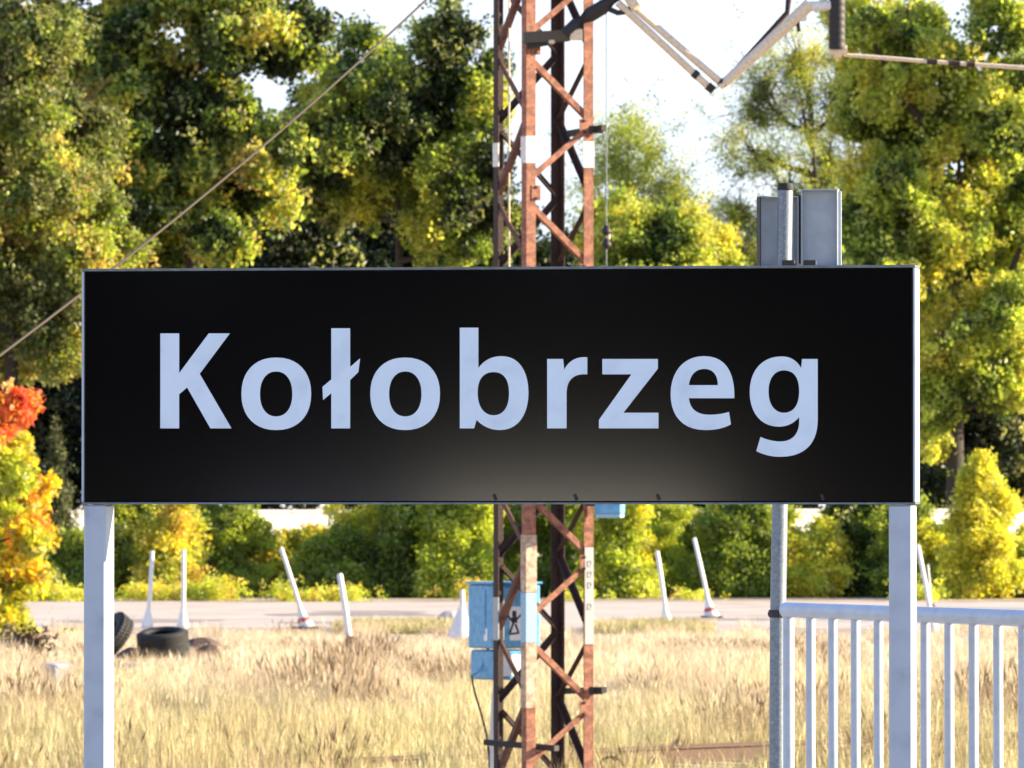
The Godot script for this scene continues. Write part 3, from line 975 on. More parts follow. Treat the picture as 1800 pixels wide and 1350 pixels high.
# ------------------------------------------------------------------ the overhead bracket at the top
func build_bracket() -> void:
	var d := MAST_D - 0.55
	var o := thing("catenary_bracket", "overhead line bracket of pale tubes clamped high on the rusty mast", "bracket", Vector3(0, 0, 0))
	var P := func(px: float, py: float, dz := 0.0) -> Vector3: return at(px, py, d + dz)
	var st := start()
	bar(st, P.call(922, 66, 0.12), P.call(1000, 62, 0.2), 0.10, 0.09)
	bar(st, P.call(926, 80, 0.13), P.call(962, 74, 0.15), 0.05, 0.05)
	put("clamp", done(st), mats.dark_iron, o)
	st = start()
	box_at(st, P.call(1013, 60, 0.0), Vector3(0.10, 0.09, 0.06), 0.01)
	put("clamp_plate", done(st), mats.cream_tube, o)
	st = start()
	box_at(st, P.call(970, 73, 0.0), Vector3(0.05, 0.03, 0.03), 0.01)
	put("clamp_bolt", done(st), mats.cream_tube, o)
	st = start()
	tube(st, [P.call(992, 60), P.call(1012, 42), P.call(1036, 26), P.call(1060, 12), P.call(1082, -8), P.call(1120, -60)], [0.045, 0.05, 0.062, 0.06, 0.05, 0.045], 10)
	put("strut", done(st), mats.dark_iron, o)
	st = start()
	tube(st, [P.call(1052, 2), P.call(1068, 14), P.call(1086, 22), P.call(1104, 20), P.call(1112, 4), P.call(1116, -30)], [0.022, 0.022, 0.022, 0.022, 0.022, 0.022], 8)
	put("hook", done(st), mats.dark_iron, o)
	st = start()
	box(st, Transform3D(Basis(Vector3(0, 0, 1), 0.6), P.call(1112, 0)), Vector3(0.10, 0.16, 0.10), 0.02)
	put("fitting", done(st), mats.cream_tube, o)
	for q in [[1086, 4, 1251, 157, 0.03], [1112, 10, 1272, 149, 0.03]]:
		st = start()
		tube(st, [P.call(q[0], q[1]), P.call(q[2], q[3])], [q[4], q[4]], 10)
		var tt := put("tie_tube", done(st), mats.cream_tube, o)
		st = start()
		tube(st, [P.call(float(q[2]) - 7, q[3] - 7), P.call(float(q[2]) + 4, q[3] + 2)], [0.037, 0.034], 10)
		put("end_cap", done(st), mats.rust_dark_and_shade, tt)
	st = start()
	tube(st, [P.call(1219, 127), P.call(1227, 134)], [0.036, 0.036], 10)
	put("clamp_ring", done(st), mats.dark_iron, o)
	st = start()
	tube(st, [P.call(1266, 153), P.call(1412, 18), P.call(1424, 6)], [0.038, 0.050, 0.050], 10)
	put("arm", done(st), mats.cream_tube, o)
	st = start()
	tube(st, [P.call(1266, 148, 0.05), P.call(1384, 22, 0.06), P.call(1390, -30, 0.06)], [0.008, 0.022, 0.03], 8)
	put("arm_stay", done(st), mats.rust_dark_and_shade, o)
	st = start()
	box(st, Transform3D(Basis(Vector3(0, 0, 1), 0.05), P.call(1440, 10)), Vector3(0.21, 0.075, 0.08), 0.015)
	box_at(st, P.call(1413, 30), Vector3(0.05, 0.06, 0.05), 0.01)
	put("fitting", done(st), mats.band_white, o)
	st = start()
	tube(st, [P.call(1402, 36), P.call(1405, 55)], [0.02, 0.012], 8)
	put("bolt", done(st), mats.rust_dark_and_shade, o)
	# insulator: dark ribbed body with pale end fitting
	st = start()
	var prof := []
	var n := 14
	for i in n:
		var y0 := -0.37 + 0.8 * i / n
		prof.append(Vector2(0.0625, y0))
		prof.append(Vector2(0.066, y0 + 0.018))
		prof.append(Vector2(0.066, y0 + 0.032))
		prof.append(Vector2(0.0625, y0 + 0.05))
	lathe(st, prof, 16, Transform3D(Basis.IDENTITY, P.call(1472, 4)))
	put("insulator", done(st), mats.dark_iron, o)
	st = start()
	tube(st, [P.call(1458, 90), P.call(1472, 88), P.call(1490, 87)], [0.03, 0.045, 0.035], 8)
	tube(st, [P.call(1466, 96), P.call(1480, 96)], [0.03, 0.03], 8)
	put("fitting", done(st), mats.cream_tube, o)
	st = start()
	tube(st, [P.call(1484, 96), P.call(1526, 99), P.call(1625, 107), P.call(1690, 111), P.call(1860, 123)], [0.014, 0.017, 0.017, 0.017, 0.02], 8)
	var steady := put("steady_tube", done(st), mats.cream_tube, o)
	for q in [[1630, 1648, 107], [1668, 1688, 110], [1700, 1714, 112]]:
		st = start()
		tube(st, [P.call(q[0], q[2]), P.call(q[1], float(q[2]) + 1.5)], [0.024, 0.024], 8)
		put("joint", done(st), mats.rust_dark_and_shade, steady)
	# the part above the frame that carries it all
	st = start()
	tube(st, [P.call(930, -150, 0.2), P.call(1480, -120)], [0.035, 0.035], 10)
	tube(st, [P.call(1472, -116), P.call(1472, -70)], [0.02, 0.02], 8)
	tube(st, [P.call(1120, -60), P.call(1128, -138)], [0.035, 0.035], 8)
	tube(st, [P.call(1390, -30), P.call(1394, -126)], [0.025, 0.025], 8)
	put("top_tube", done(st), mats.cream_tube, o)

func wire(called: String, label: String, pts: Array, radius: float, mat: Material, group := "") -> void:
	var st := start()
	var rad := []
	for p in pts: rad.append(radius)
	tube(st, pts, rad, 6)
	var o := put(called, done(st), mat)
	tag(o, label, "wire", group)

func build_wires() -> void:
	# the guy wire across the left: anchored low, rising to the right towards the line above
	var a := at(-260, 812, 40.0)
	var b := at(1010, -260, 56.0)
	var pts := []
	for i in 25:
		var f := i / 24.0
		var p := a.lerp(b, f)
		p.y -= 0.20 * 4.0 * f * (1.0 - f)
		pts.append(p)
	wire("guy_wire", "thin rusty guy wire slanting up across the left trees behind the sign", pts, 0.0085, mats.wire)
	# faint running wires near the top
	for w in [[1090, 6, 1420, 78], [1040, -20, 1380, 30]]:
		var q := []
		var p0 := at(w[0], w[1], 60.0)
		var p1 := at(w[2], w[3], 90.0)
		for i in 9: q.append(p0.lerp(p1, i / 8.0))
		wire("overhead_wire", "upper of two faint overhead wires against the sky" if w[0] == 1040 else "lower of two faint overhead wires below the bracket tubes", q, 0.004, mats.galvanised, "faint overhead wires")
	# thin vertical drop wire with two insulators right of the mast
	var d := 70.0
	var o := thing("drop_wire", "vertical wire with two dark insulators just right of the mast", "wire", at(1066, 480, d))
	var st := start()
	var base := at(1066, 480, d)
	tube(st, [Vector3(0, -1.6, 0), Vector3(0.0, 4.0, 0)], [0.006, 0.006], 6)
	put("line", done(st), mats.galvanised, o)
	for py in [405.0, 428.0]:
		st = start()
		var c := at(1066, py, d) - base
		lathe(st, [Vector2(0.0, 0.05), Vector2(0.02, 0.05), Vector2(0.045, 0.0), Vector2(0.05, -0.02), Vector2(0.015, -0.05), Vector2(0.0, -0.05)], 12, Transform3D(Basis.IDENTITY, c))
		put("insulator", done(st), mats.dark_iron, o)
	st = start()
	box_at(st, at(1069, 416, d) - base, Vector3(0.04, 0.06, 0.03), 0.008)
	put("weight", done(st), mats.cream_tube, o)

# ------------------------------------------------------------------ blue cabinet on the mast
func build_cabinet() -> void:
	var d := 58.55
	var k := d / FOCAL_PX
	var turn := deg_to_rad(28.0)
	var c := at(886, 1200, d)
	var o := thing("blue_cabinet", "blue electrical cabinet with white notices hung inside the mast's left legs", "cabinet", c, turn)
	var up := (1200.0 - 1027.0) * k
	var mid := (1200.0 - 1141.0) * k
	var low := (1200.0 - 1194.0) * k
	var W := 0.43
	var D := 0.43
	var st := start()
	box_at(st, Vector3(0, (up + mid) * 0.5 + 0.004, 0), Vector3(W, up - mid - 0.008, D), 0.012)
	put("upper_box", done(st), mats.blue_paint, o)
	st = start()
	box_at(st, Vector3(-0.01, (mid + low) * 0.5 - 0.003, -0.01), Vector3(W - 0.06, mid - low - 0.006, D - 0.03), 0.012)
	put("lower_box", done(st), mats.blue_paint, o)
	st = start()
	box_at(st, Vector3(0, up + 0.012, 0.0), Vector3(W + 0.03, 0.02, D + 0.03), 0.006)
	put("lid", done(st), mats.blue_paint, o)
	st = start()
	box_at(st, Vector3(0.0, (up + mid) * 0.5, D * 0.5 + 0.005), Vector3(W - 0.03, up - mid - 0.05, 0.012), 0.004)
	var door := put("door", done(st), mats.blue_paint, o)
	st = start()
	box_at(st, Vector3(0.045, up - 0.31, D * 0.5 + 0.0135), Vector3(0.23, 0.27, 0.003), 0.001)
	var notice := put("warning_notice", done(st), mats.sticker, door)
	# black figure of the warning: head, body, arms, a bent arrow
	st = start()
	var fz := D * 0.5 + 0.0165
	var fx := -0.03
	var fy := up - 0.30
	for s in [[0.0, 0.075, 0.05, 0.055, 0.0], [0.0, 0.02, 0.065, 0.06, 0.2], [-0.045, 0.03, 0.02, 0.10, 0.7], [0.05, 0.045, 0.02, 0.10, -0.8], [-0.03, -0.05, 0.024, 0.10, -0.35], [0.03, -0.055, 0.024, 0.09, 0.4], [0.0, -0.10, 0.12, 0.018, 0.1]]:
		box(st, Transform3D(Basis(Vector3(0, 0, 1), s[4]), Vector3(fx + s[0] * 0.8, fy + s[1] * 0.9, fz)), Vector3(s[2] * 0.75, s[3] * 0.85, 0.002), 0.0005)
	put("warning_figure", done(st), mats.figure, notice)
	st = start()
	box_at(st, Vector3(-W * 0.5 - 0.0035, mid + 0.12, 0.10), Vector3(0.003, 0.10, 0.06), 0.001)
	put("side_label", done(st), mats.sticker, o)
	st = start()
	box_at(st, Vector3(-W * 0.5 - 0.004, (up + mid) * 0.5 + 0.04, 0.07), Vector3(0.008, 0.36, 0.05), 0.003)
	put("hinge_strip", done(st), mats.blue_paint, o)
	st = start()
	box_at(st, Vector3(0.0, (mid + low) * 0.5 - 0.005, D * 0.5 - 0.022), Vector3(0.30, mid - low - 0.07, 0.004), 0.001)
	put("lower_notice", done(st), mats.sticker, o)
	# conduit and cable
	st = start()
	var cx := at(872, 1196, d) - c
	var fr := Basis(Vector3.UP, -turn)
	var loc := func(px: float, py: float) -> Vector3: return fr * (at(px, py, d - 0.1) - c)
	tube(st, [loc.call(873, 1190), loc.call(868, 1240), loc.call(866, 1300), loc.call(865, 1410)], [0.024, 0.024, 0.024, 0.024], 8)
	put("conduit", done(st), mats.plastic_white, o)
	st = start()
	tube(st, [loc.call(829, 1188), loc.call(834, 1215), loc.call(846, 1255), loc.call(855, 1290), loc.call(860, 1330), loc.call(862, 1410)], [0.008, 0.008, 0.008, 0.008, 0.008, 0.008], 6)
	put("cable", done(st), mats.rust_dark_and_shade, o)
	st = start()
	tube(st, [loc.call(868, 1130), loc.call(853, 1146), loc.call(850, 1165), loc.call(842, 1180), loc.call(829, 1188)], [0.01, 0.01, 0.01, 0.01, 0.01], 6)
	put("cable", done(st), mats.blue_paint, o)
	# the small blue box on the right leg, mostly behind the sign
	var jb := thing("junction_box", "small blue box on the mast's right leg, peeping below the sign", "box", at(1072, 911, MAST_D - 0.25), deg_to_rad(-12.0))
	st = start()
	box_at(st, Vector3(0, 0.20, 0), Vector3(0.215, 0.34, 0.16), 0.012)
	put("body", done(st), mats.blue_paint, jb)
	st = start()
	box_at(st, Vector3(0, 0.02, 0.0), Vector3(0.205, 0.035, 0.15), 0.008)
	put("base", done(st), mats.band_blue, jb)
	st = start()
	box_at(st, Vector3(-0.14, 0.12, 0), Vector3(0.1, 0.05, 0.06), 0.006)
	put("strap", done(st), mats.dark_iron, jb)

# ------------------------------------------------------------------ the station sign
func build_sign() -> void:
	var d0 := 22.0
	var mid := at(877.0, 679.0, d0)
	sign_origin = mid
	var tl := on_sign(148, 477)
	var br := on_sign(1605, 883)
	var W := br.x - tl.x
	var H := tl.y - br.y
	var cx := (tl.x + br.x) * 0.5
	var cy := (tl.y + br.y) * 0.5
	var T := 0.13
	var o := thing("station_sign", "black station name sign with pale letters on two white posts", "sign", Vector3(mid.x, 0.97, mid.z), -SIGN_TURN)
	var lift := mid.y - 0.97
	var holder := Node3D.new()
	holder.name = "panel"
	o.add_child(holder)
	holder.position = Vector3(0, lift, 0)
	# black box body, its face on z = 0
	var st := start()
	box_at(st, Vector3(cx, cy, -T * 0.5), Vector3(W, H, T), 0.004)
	put("face", done(st), mats.sign_black, holder)
	# aluminium edging
	for e in [[Vector3(cx, cy + H * 0.5 + 0.004, -T * 0.5 + 0.001), Vector3(W + 0.016, 0.008, T + 0.004)], [Vector3(cx, cy - H * 0.5 - 0.003, -T * 0.5 + 0.001), Vector3(W + 0.016, 0.006, T + 0.004)],
			[Vector3(cx - W * 0.5 - 0.004, cy, -T * 0.5 + 0.001), Vector3(0.007, H - 0.001, T + 0.004)], [Vector3(cx + W * 0.5 + 0.004, cy, -T * 0.5 + 0.001), Vector3(0.007, H - 0.001, T + 0.004)]]:
		st = start()
		box_at(st, e[0], e[1], 0.0015)
		put("edging", done(st), mats.aluminium if e[1].y < 0.1 else mats.white_paint, holder)
	# small clips along the lower edge
	for px in [870.0, 1012.0, 1157.0, 1302.0, 1446.0]:
		st = start()
		var q := on_sign(px, 874.0)
		box(st, Transform3D(Basis(Vector3(0, 0, 1), 0.35), Vector3(q.x, q.y, 0.004)), Vector3(0.009, 0.02, 0.009), 0.002)
		put("clip", done(st), mats.dark_iron, holder)
	# posts
	for px in [[147.0, 186.0], [1562.0, 1604.0]]:
		var a := on_sign(px[0], 884.0)
		var b := on_sign(px[1], 884.0)
		st = start()
		var h := lift + br.y - 0.007
		box_at(st, Vector3((a.x + b.x) * 0.5, h * 0.5, -T * 0.5), Vector3(b.x - a.x, h, T), 0.006)
		var post := put("post", done(st), mats.white_paint, o)
		st = start()
		box_at(st, Vector3((a.x + b.x) * 0.5, 0.012, -T * 0.5), Vector3(0.2, 0.016, 0.24), 0.003)
		put("base_plate", done(st), mats.galvanised, post)
	# lettering
	var m: Material = mats.letter_white
	var th := 0.002
	var none := PackedVector2Array()
	letter(outline([[282, 586], [315, 586], [315, 656], [367, 586], [404, 586], [351, 657], [407, 753], [370, 753], [329, 681], [315, 693], [315, 753], [282, 753]]), none, th, "capital K", m, holder)
	letter(oval(424.5, 628.5, 547, 756), oval(457, 653, 514, 732), th, "first letter o", m, holder)
	letter(outline([[582.5, 577], [615.5, 577], [615.5, 645], [633, 630], [630, 654], [615.5, 668], [615.5, 753], [582.5, 753], [582.5, 691], [568, 703], [567, 680], [582.5, 667]]), none, th, "letter l with a stroke", m, holder)
	letter(oval(651, 628.5, 773.5, 756), oval(684, 653, 741, 732), th, "second letter o", m, holder)
	letter(outline([[808.4, 576], [841, 576], [841, 647], [850, 634, 864, 626, 882, 626], [912, 626, 929, 652, 929, 690], [929, 730, 910, 756, 879, 756], [862, 756, 848, 749, 838, 738], [833.5, 753], [808.4, 753]]),
		outline([[839.7, 690], [839.7, 666, 850, 654, 868, 654], [886, 654, 895, 668, 895, 691], [895, 714, 886, 730, 868, 730], [850, 730, 839.7, 714, 839.7, 691]]).slice(1), th, "letter b", m, holder)
	letter(outline([[962, 631], [990, 631], [992, 650], [999, 635, 1013, 626, 1032.5, 628], [1032.5, 658], [1008, 656, 996, 668, 996, 692], [996, 753], [962, 753]]), none, th, "letter r", m, holder)
	letter(outline([[1059, 631], [1156.5, 631], [1156.5, 648], [1096, 725.5], [1157.5, 725.5], [1157.5, 753], [1053, 753], [1053, 738], [1110, 658], [1059, 658]]), none, th, "letter z", m, holder)
	letter(outline([[1291, 700], [1211, 700], [1213, 720, 1226, 729, 1247, 729], [1261, 729, 1272, 727, 1281.5, 724], [1285, 746], [1272, 753, 1258, 756, 1240, 756], [1201, 756, 1179, 732, 1179, 693], [1179, 653, 1202, 626, 1238, 626], [1274, 626, 1292, 652, 1291, 700]]),
		outline([[1211, 677], [1213, 660, 1222, 648.5, 1238, 648.5], [1254, 648.5, 1262, 660, 1262, 677]]), th, "letter e", m, holder)
	letter(outline([[1437.5, 631], [1437.5, 738], [1437.5, 780, 1414, 803, 1372, 803], [1355, 803, 1341, 799, 1329.5, 793], [1337, 768], [1348, 773, 1360, 776, 1372, 776], [1393, 776, 1405, 763, 1405, 740], [1405, 733], [1396, 744, 1384, 750, 1369, 750], [1338, 750, 1318, 726, 1318, 689], [1318, 651, 1340, 626.5, 1374, 626.5], [1390, 626.5, 1401, 634, 1408.5, 647], [1410, 631]]),
		outline([[1351, 688], [1351, 710, 1361, 725.5, 1378, 725.5], [1395, 725.5, 1405, 712, 1405, 688], [1405, 664, 1396, 651, 1378, 651], [1361, 651, 1351, 666, 1351, 688]]).slice(1), th, "letter g", m, holder)

# ------------------------------------------------------------------ galvanised pole with grey boards
func build_panel_pole() -> void:
	var d := 28.4
	var foot := at(1366, 1400, d)
	foot.y = 0.97
	var o := thing("sign_pole", "galvanised pole with grey board backs rising behind the black sign", "sign post", foot)
	var L := func(px: float, py: float, dz := 0.0) -> Vector3: return at(px, py, d + dz) - foot
	var st := start()
	tube(st, [Vector3(-0.004, 0, 0), L.call(1367, 1100), L.call(1381, 331)], [0.031, 0.031, 0.0295], 16)
	put("pole", done(st), mats.galvanised, o)
	st = start()
	tube(st, [L.call(1381, 334), L.call(1381, 322)], [0.033, 0.028], 16)
	put("cap", done(st), mats.rubber, o)
	var kpx := d / FOCAL_PX
	# two boards set in a shallow V behind the pole, each a flat tray with folded rims
	for b in [[1331.0, 1398.0, 347.0, 470.0, 0.30, "left grey board with dark folded edge"], [1412.0, 1474.0, 335.0, 467.0, -0.20, "right grey board with sunlit folded edge"]]:
		var c: Vector3 = L.call((b[0] + b[1]) * 0.5, (b[2] + b[3]) * 0.5, 0.075)
		var w: float = (b[1] - b[0]) * kpx / cos(b[4])
		var h: float = (b[3] - b[2]) * kpx
		var t := Transform3D(Basis(Vector3.UP, b[4]), c)
		st = start()
		box(st, t, Vector3(w, h, 0.004), 0.001)
		var pan := put("board", done(st), mats.grey_steel, o)
		pan.set_meta("label", b[5])
		for s in [[Vector3(-w * 0.5, 0, 0.018), Vector3(0.005, h, 0.04)], [Vector3(w * 0.5, 0, 0.018), Vector3(0.005, h, 0.04)], [Vector3(0, h * 0.5 + 0.003, 0.017), Vector3(w + 0.006, 0.005, 0.038)], [Vector3(0, -h * 0.5 - 0.003, 0.017), Vector3(w + 0.006, 0.005, 0.038)]]:
			st = start()
			box(st, Transform3D(t.basis, t * s[0]), s[1], 0.001)
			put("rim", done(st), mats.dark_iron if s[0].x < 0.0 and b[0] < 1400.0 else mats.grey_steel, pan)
	st = start()
	bar(st, L.call(1396, 403, 0.10), L.call(1420, 403, 0.10), 0.27, 0.008, Vector3(0, 0, 1))
	put("back_channel", done(st), mats.dark_iron, o)
	st = start()
	box_at(st, L.call(1475, 402, 0.06), Vector3(0.018, 0.292, 0.05), 0.002)
	put("edge_profile", done(st), mats.white_paint, o)
	for q in [[1386.0, 462.0], [1424.0, 462.0]]:
		st = start()
		box_at(st, L.call(q[0], q[1], -0.035), Vector3(0.05, 0.022, 0.02), 0.003)
		put("bracket", done(st), mats.dark_iron, o)
	st = start()
	tube(st, [L.call(1367, 1072), L.call(1367, 1085)], [0.036, 0.036], 14)
	box_at(st, L.call(1354, 1079), Vector3(0.02, 0.016, 0.02), 0.003)
	put("clamp", done(st), mats.dark_iron, o)

# ------------------------------------------------------------------ white railing
func build_fence() -> void:
	var a := Vector3((1386.0 - 900.0) / 500.0, 0, -FOCAL_PX / 500.0)
	var b := Vector3((1798.0 - 900.0) / 537.0, 0, -FOCAL_PX / 537.0)
	var dir := (b - a).normalized()
	var span := a.distance_to(b) / 10.0
	var o := thing("railing", "white tubular railing at lower right with upright bars", "railing", Vector3(a.x, 0.97, a.z))
	var h := 1.16
	var n := 16
	var rail := start()
	tube(rail, [Vector3(0, h - 0.03, 0) - dir * 0.02, Vector3(0, h - 0.03, 0) + dir * span * n], [0.028, 0.028], 14)
	put("top_rail", done(rail), mats.fence_paint, o)
	rail = start()
	tube(rail, [Vector3(0, 0.12, 0), Vector3(0, 0.12, 0) + dir * span * n], [0.022, 0.022], 12)
	put("bottom_rail", done(rail), mats.fence_paint, o)
	var bar_mesh: ArrayMesh
	for i in n + 1:
		var p := dir * span * i
		var st := start()
		if i == 0 or i == n:
			tube(st, [p, p + Vector3(0, h - 0.05, 0)], [0.02, 0.02], 14)
			put("end_post", done(st), mats.fence_paint, o)
		else:
			if bar_mesh == null:
				tube(st, [Vector3(0, 0.13, 0), Vector3(0, h - 0.045, 0)], [0.0165, 0.0165], 14)
				bar_mesh = done(st)
			var q := put("bar", bar_mesh, mats.fence_paint, o)
			q.position = p

# ------------------------------------------------------------------ leaning white poles on the road
func build_posts() -> void:
	# [top x, top y, foot x, foot y, kind, label]; kinds: 0 bulb foot, 1 cone on a plate, 2 bare pole in an earth lump, 3 wide cone
	var list := [
		[268, 968, 259, 1104, 0, "leftmost white pole, nearly upright, rising behind the lying tyre"],
		[323, 966, 321, 1104, 0, "white pole standing straight behind the right rim of the lying tyre"],
		[494, 962, 539, 1106, 1, "strongly tilted white pole in a red and white cone on a dark plate"],
		[597, 1008, 616, 1142, 2, "short thick white pole standing alone in the grass"],
		[813, 1036, 809, 1130, 3, "white pole in a wide cone beside the blue cabinet"],
		[1155, 968, 1173, 1100, 0, "left one of the pair of tilted poles right of the mast"],
		[1220, 945, 1251, 1087, 1, "right and taller one of the pair of tilted poles right of the mast"],
		[1613, 958, 1641, 1112, 0, "tilted white pole close behind the sign's right post"],
		[1631, 992, 1637, 1080, 2, "thin short pole beside the sign's right post"],
	]
	var i := 0
	for p in list:
		var d := ground_d(p[3])
		var k := d / FOCAL_PX
		var foot := on_ground(p[2], p[3])
		var o := thing("marker_pole", p[5], "pole", foot, 0.0, "leaning white poles along the road")
		var tip := at(p[0], p[1], d) - foot
		var dir := tip.normalized()
		var kind: int = p[4]
		var r := 0.045 if kind != 2 else 0.055
		if i == 8: r = 0.022
		var t := Transform3D(along(Vector3.ZERO, dir), Vector3.ZERO)
		var st := start()
		tube(st, [dir * 0.05, tip * 0.5 + Vector3(0.01, 0, 0), tip - dir * 0.02, tip], [r, r * 0.95, r * 0.9, r * 0.55], 12)
		put("pole", done(st), mats.plastic_white, o)
		if kind == 0:
			st = start()
			lathe(st, [Vector2(0.0, -0.02), Vector2(0.11, 0.0), Vector2(0.115, 0.07), Vector2(0.09, 0.17), Vector2(0.06, 0.30), Vector2(0.046, 0.36)], 14, t)
			put("socket", done(st), mats.plastic_white, o)
		elif kind == 1 or kind == 3:
			var w := 0.17 if kind == 1 else 0.26
			var hh := 0.42 if kind == 1 else 0.62
			st = start()
			lathe(st, [Vector2(w, 0.03), Vector2(w * 0.72, hh * 0.35), Vector2(w * 0.45, hh * 0.7), Vector2(0.05, hh)], 16, t)
			var cone := put("cone", done(st), mats.plastic_white, o)
			if kind == 1:
				st = start()
				lathe(st, [Vector2(w * 0.735, hh * 0.36), Vector2(w * 0.60, hh * 0.55)], 16, t)
				put("red_band", done(st), mats.red_band, cone)
			st = start()
			box(st, Transform3D(Basis(Vector3.UP, 0.4 + i), Vector3(0, 0.02 if kind == 1 else -0.01, 0)), Vector3(0.42, 0.07, 0.42) if kind == 1 else Vector3(0.5, 0.16, 0.5), 0.02)
			put("foot_plate", done(st), mats.rubber if i == 2 else mats.brown_foot, o)
		else:
			st = start()
			lathe(st, [Vector2(0.13, -0.02), Vector2(0.11, 0.10), Vector2(0.07, 0.22), Vector2(0.0, 0.24)], 9, Transform3D(Basis.IDENTITY, Vector3.ZERO), false)
			put("foot", done(st), mats.brown_foot, o)
		i += 1

# ------------------------------------------------------------------ old tyres in the grass
func tyre_mesh(outer: float, width: float) -> ArrayMesh:
	var st := start()
	var h := width * 0.5
	var prof := [Vector2(outer * 0.60, -h * 0.8), Vector2(outer * 0.70, -h * 0.98), Vector2(outer * 0.86, -h), Vector2(outer * 0.95, -h * 0.86), Vector2(outer * 0.99, -h * 0.6), Vector2(outer, -h * 0.2),
		Vector2(outer, h * 0.2), Vector2(outer * 0.99, h * 0.6), Vector2(outer * 0.95, h * 0.86), Vector2(outer * 0.86, h), Vector2(outer * 0.70, h * 0.98), Vector2(outer * 0.60, h * 0.8)]
	lathe(st, prof, 40)
	var inn := [Vector2(outer * 0.60, h * 0.8), Vector2(outer * 0.64, h * 0.7), Vector2(outer * 0.88, h * 0.5), Vector2(outer * 0.9, -h * 0.5), Vector2(outer * 0.64, -h * 0.7), Vector2(outer * 0.60, -h * 0.8)]
	lathe(st, inn, 40)
	return done(st)

func tread_mesh(outer: float, width: float) -> ArrayMesh:
	var st := start()
	for i in 44:
		var a := TAU * i / 44.0
		for s in [-1.0, 0.0, 1.0]:
			var aa: float = a + s * 0.05
			var dir := Vector3(cos(aa), 0, sin(aa))
			box(st, Transform3D(Basis(dir, Vector3.UP, dir.cross(Vector3.UP)), dir * outer + Vector3(0, s * width * 0.29, 0)), Vector3(0.022, width * 0.25, 0.05), 0.004)
	return done(st)

func build_tyres() -> void:
	var k := ground_d(1158) / FOCAL_PX
	var R := 43.5 * k
	var o := thing("tyre", "black tractor tyre lying flat in the dry grass below two poles", "tyre", on_ground(287, 1164), 0.0, "old tyres in the grass")
	var tilt := Basis(Vector3(1, 0, 0.3).normalized(), deg_to_rad(11.0))
	var b := put("carcass", tyre_mesh(R, 0.44), mats.rubber, o)
	b.transform = Transform3D(tilt, Vector3(0, 0.26, 0))
	b = put("tread", tread_mesh(R, 0.44), mats.rubber, o, "stuff")
	b.transform = Transform3D(tilt, Vector3(0, 0.26, 0))
	var p := thing("tyre", "second tyre leaning upright, half hidden by the sign's left post", "tyre", on_ground(192, 1160), 0.0, "old tyres in the grass")
	var stand := Basis(Vector3(0, 1, 0), deg_to_rad(-62.0)) * Basis(Vector3(1, 0, 0), deg_to_rad(52.0))
	b = put("carcass", tyre_mesh(0.43, 0.24), mats.rubber, p)
	b.transform = Transform3D(stand, Vector3(0, 0.33, 0))
	b = put("tread", tread_mesh(0.43, 0.24), mats.rubber, p, "stuff")
	b.transform = Transform3D(stand, Vector3(0, 0.33, 0))

func build_debris() -> void:
	var r := RandomNumberGenerator.new()
	r.seed = 640
	var spots := [[352, 1146, 0.30, "largest brown clod of earth just right of the lying tyre"], [376, 1150, 0.22, "flat brown clod second to the right of the lying tyre"], [398, 1146, 0.16, "small brown clod at the far end of the heap by the tyres"], [236, 1162, 0.22, "dark clod of earth between the two old tyres"]]
	for q in spots:
		var st := start()
		var rad: float = q[2]
		var prof := [Vector2(0, rad * 0.85), Vector2(rad * 0.45, rad * 0.75), Vector2(rad * 0.8, rad * 0.45), Vector2(rad * 1.05, rad * 0.1), Vector2(rad * 1.1, -0.03)]
		lathe(st, prof, 7, Transform3D(Basis(Vector3.UP, r.randf() * 3.0).scaled(Vector3(1.3, r.randf_range(0.8, 1.2), 0.9)), Vector3.ZERO), false)
		var o := put("earth_clod", done(st), mats.brown_foot)
		o.position = on_ground(q[0], q[1])
		o.rotation = Vector3(r.randf_range(-0.2, 0.2), 0, r.randf_range(-0.25, 0.25))
		tag(o, q[3], "earth clod", "clods of earth by the tyres")

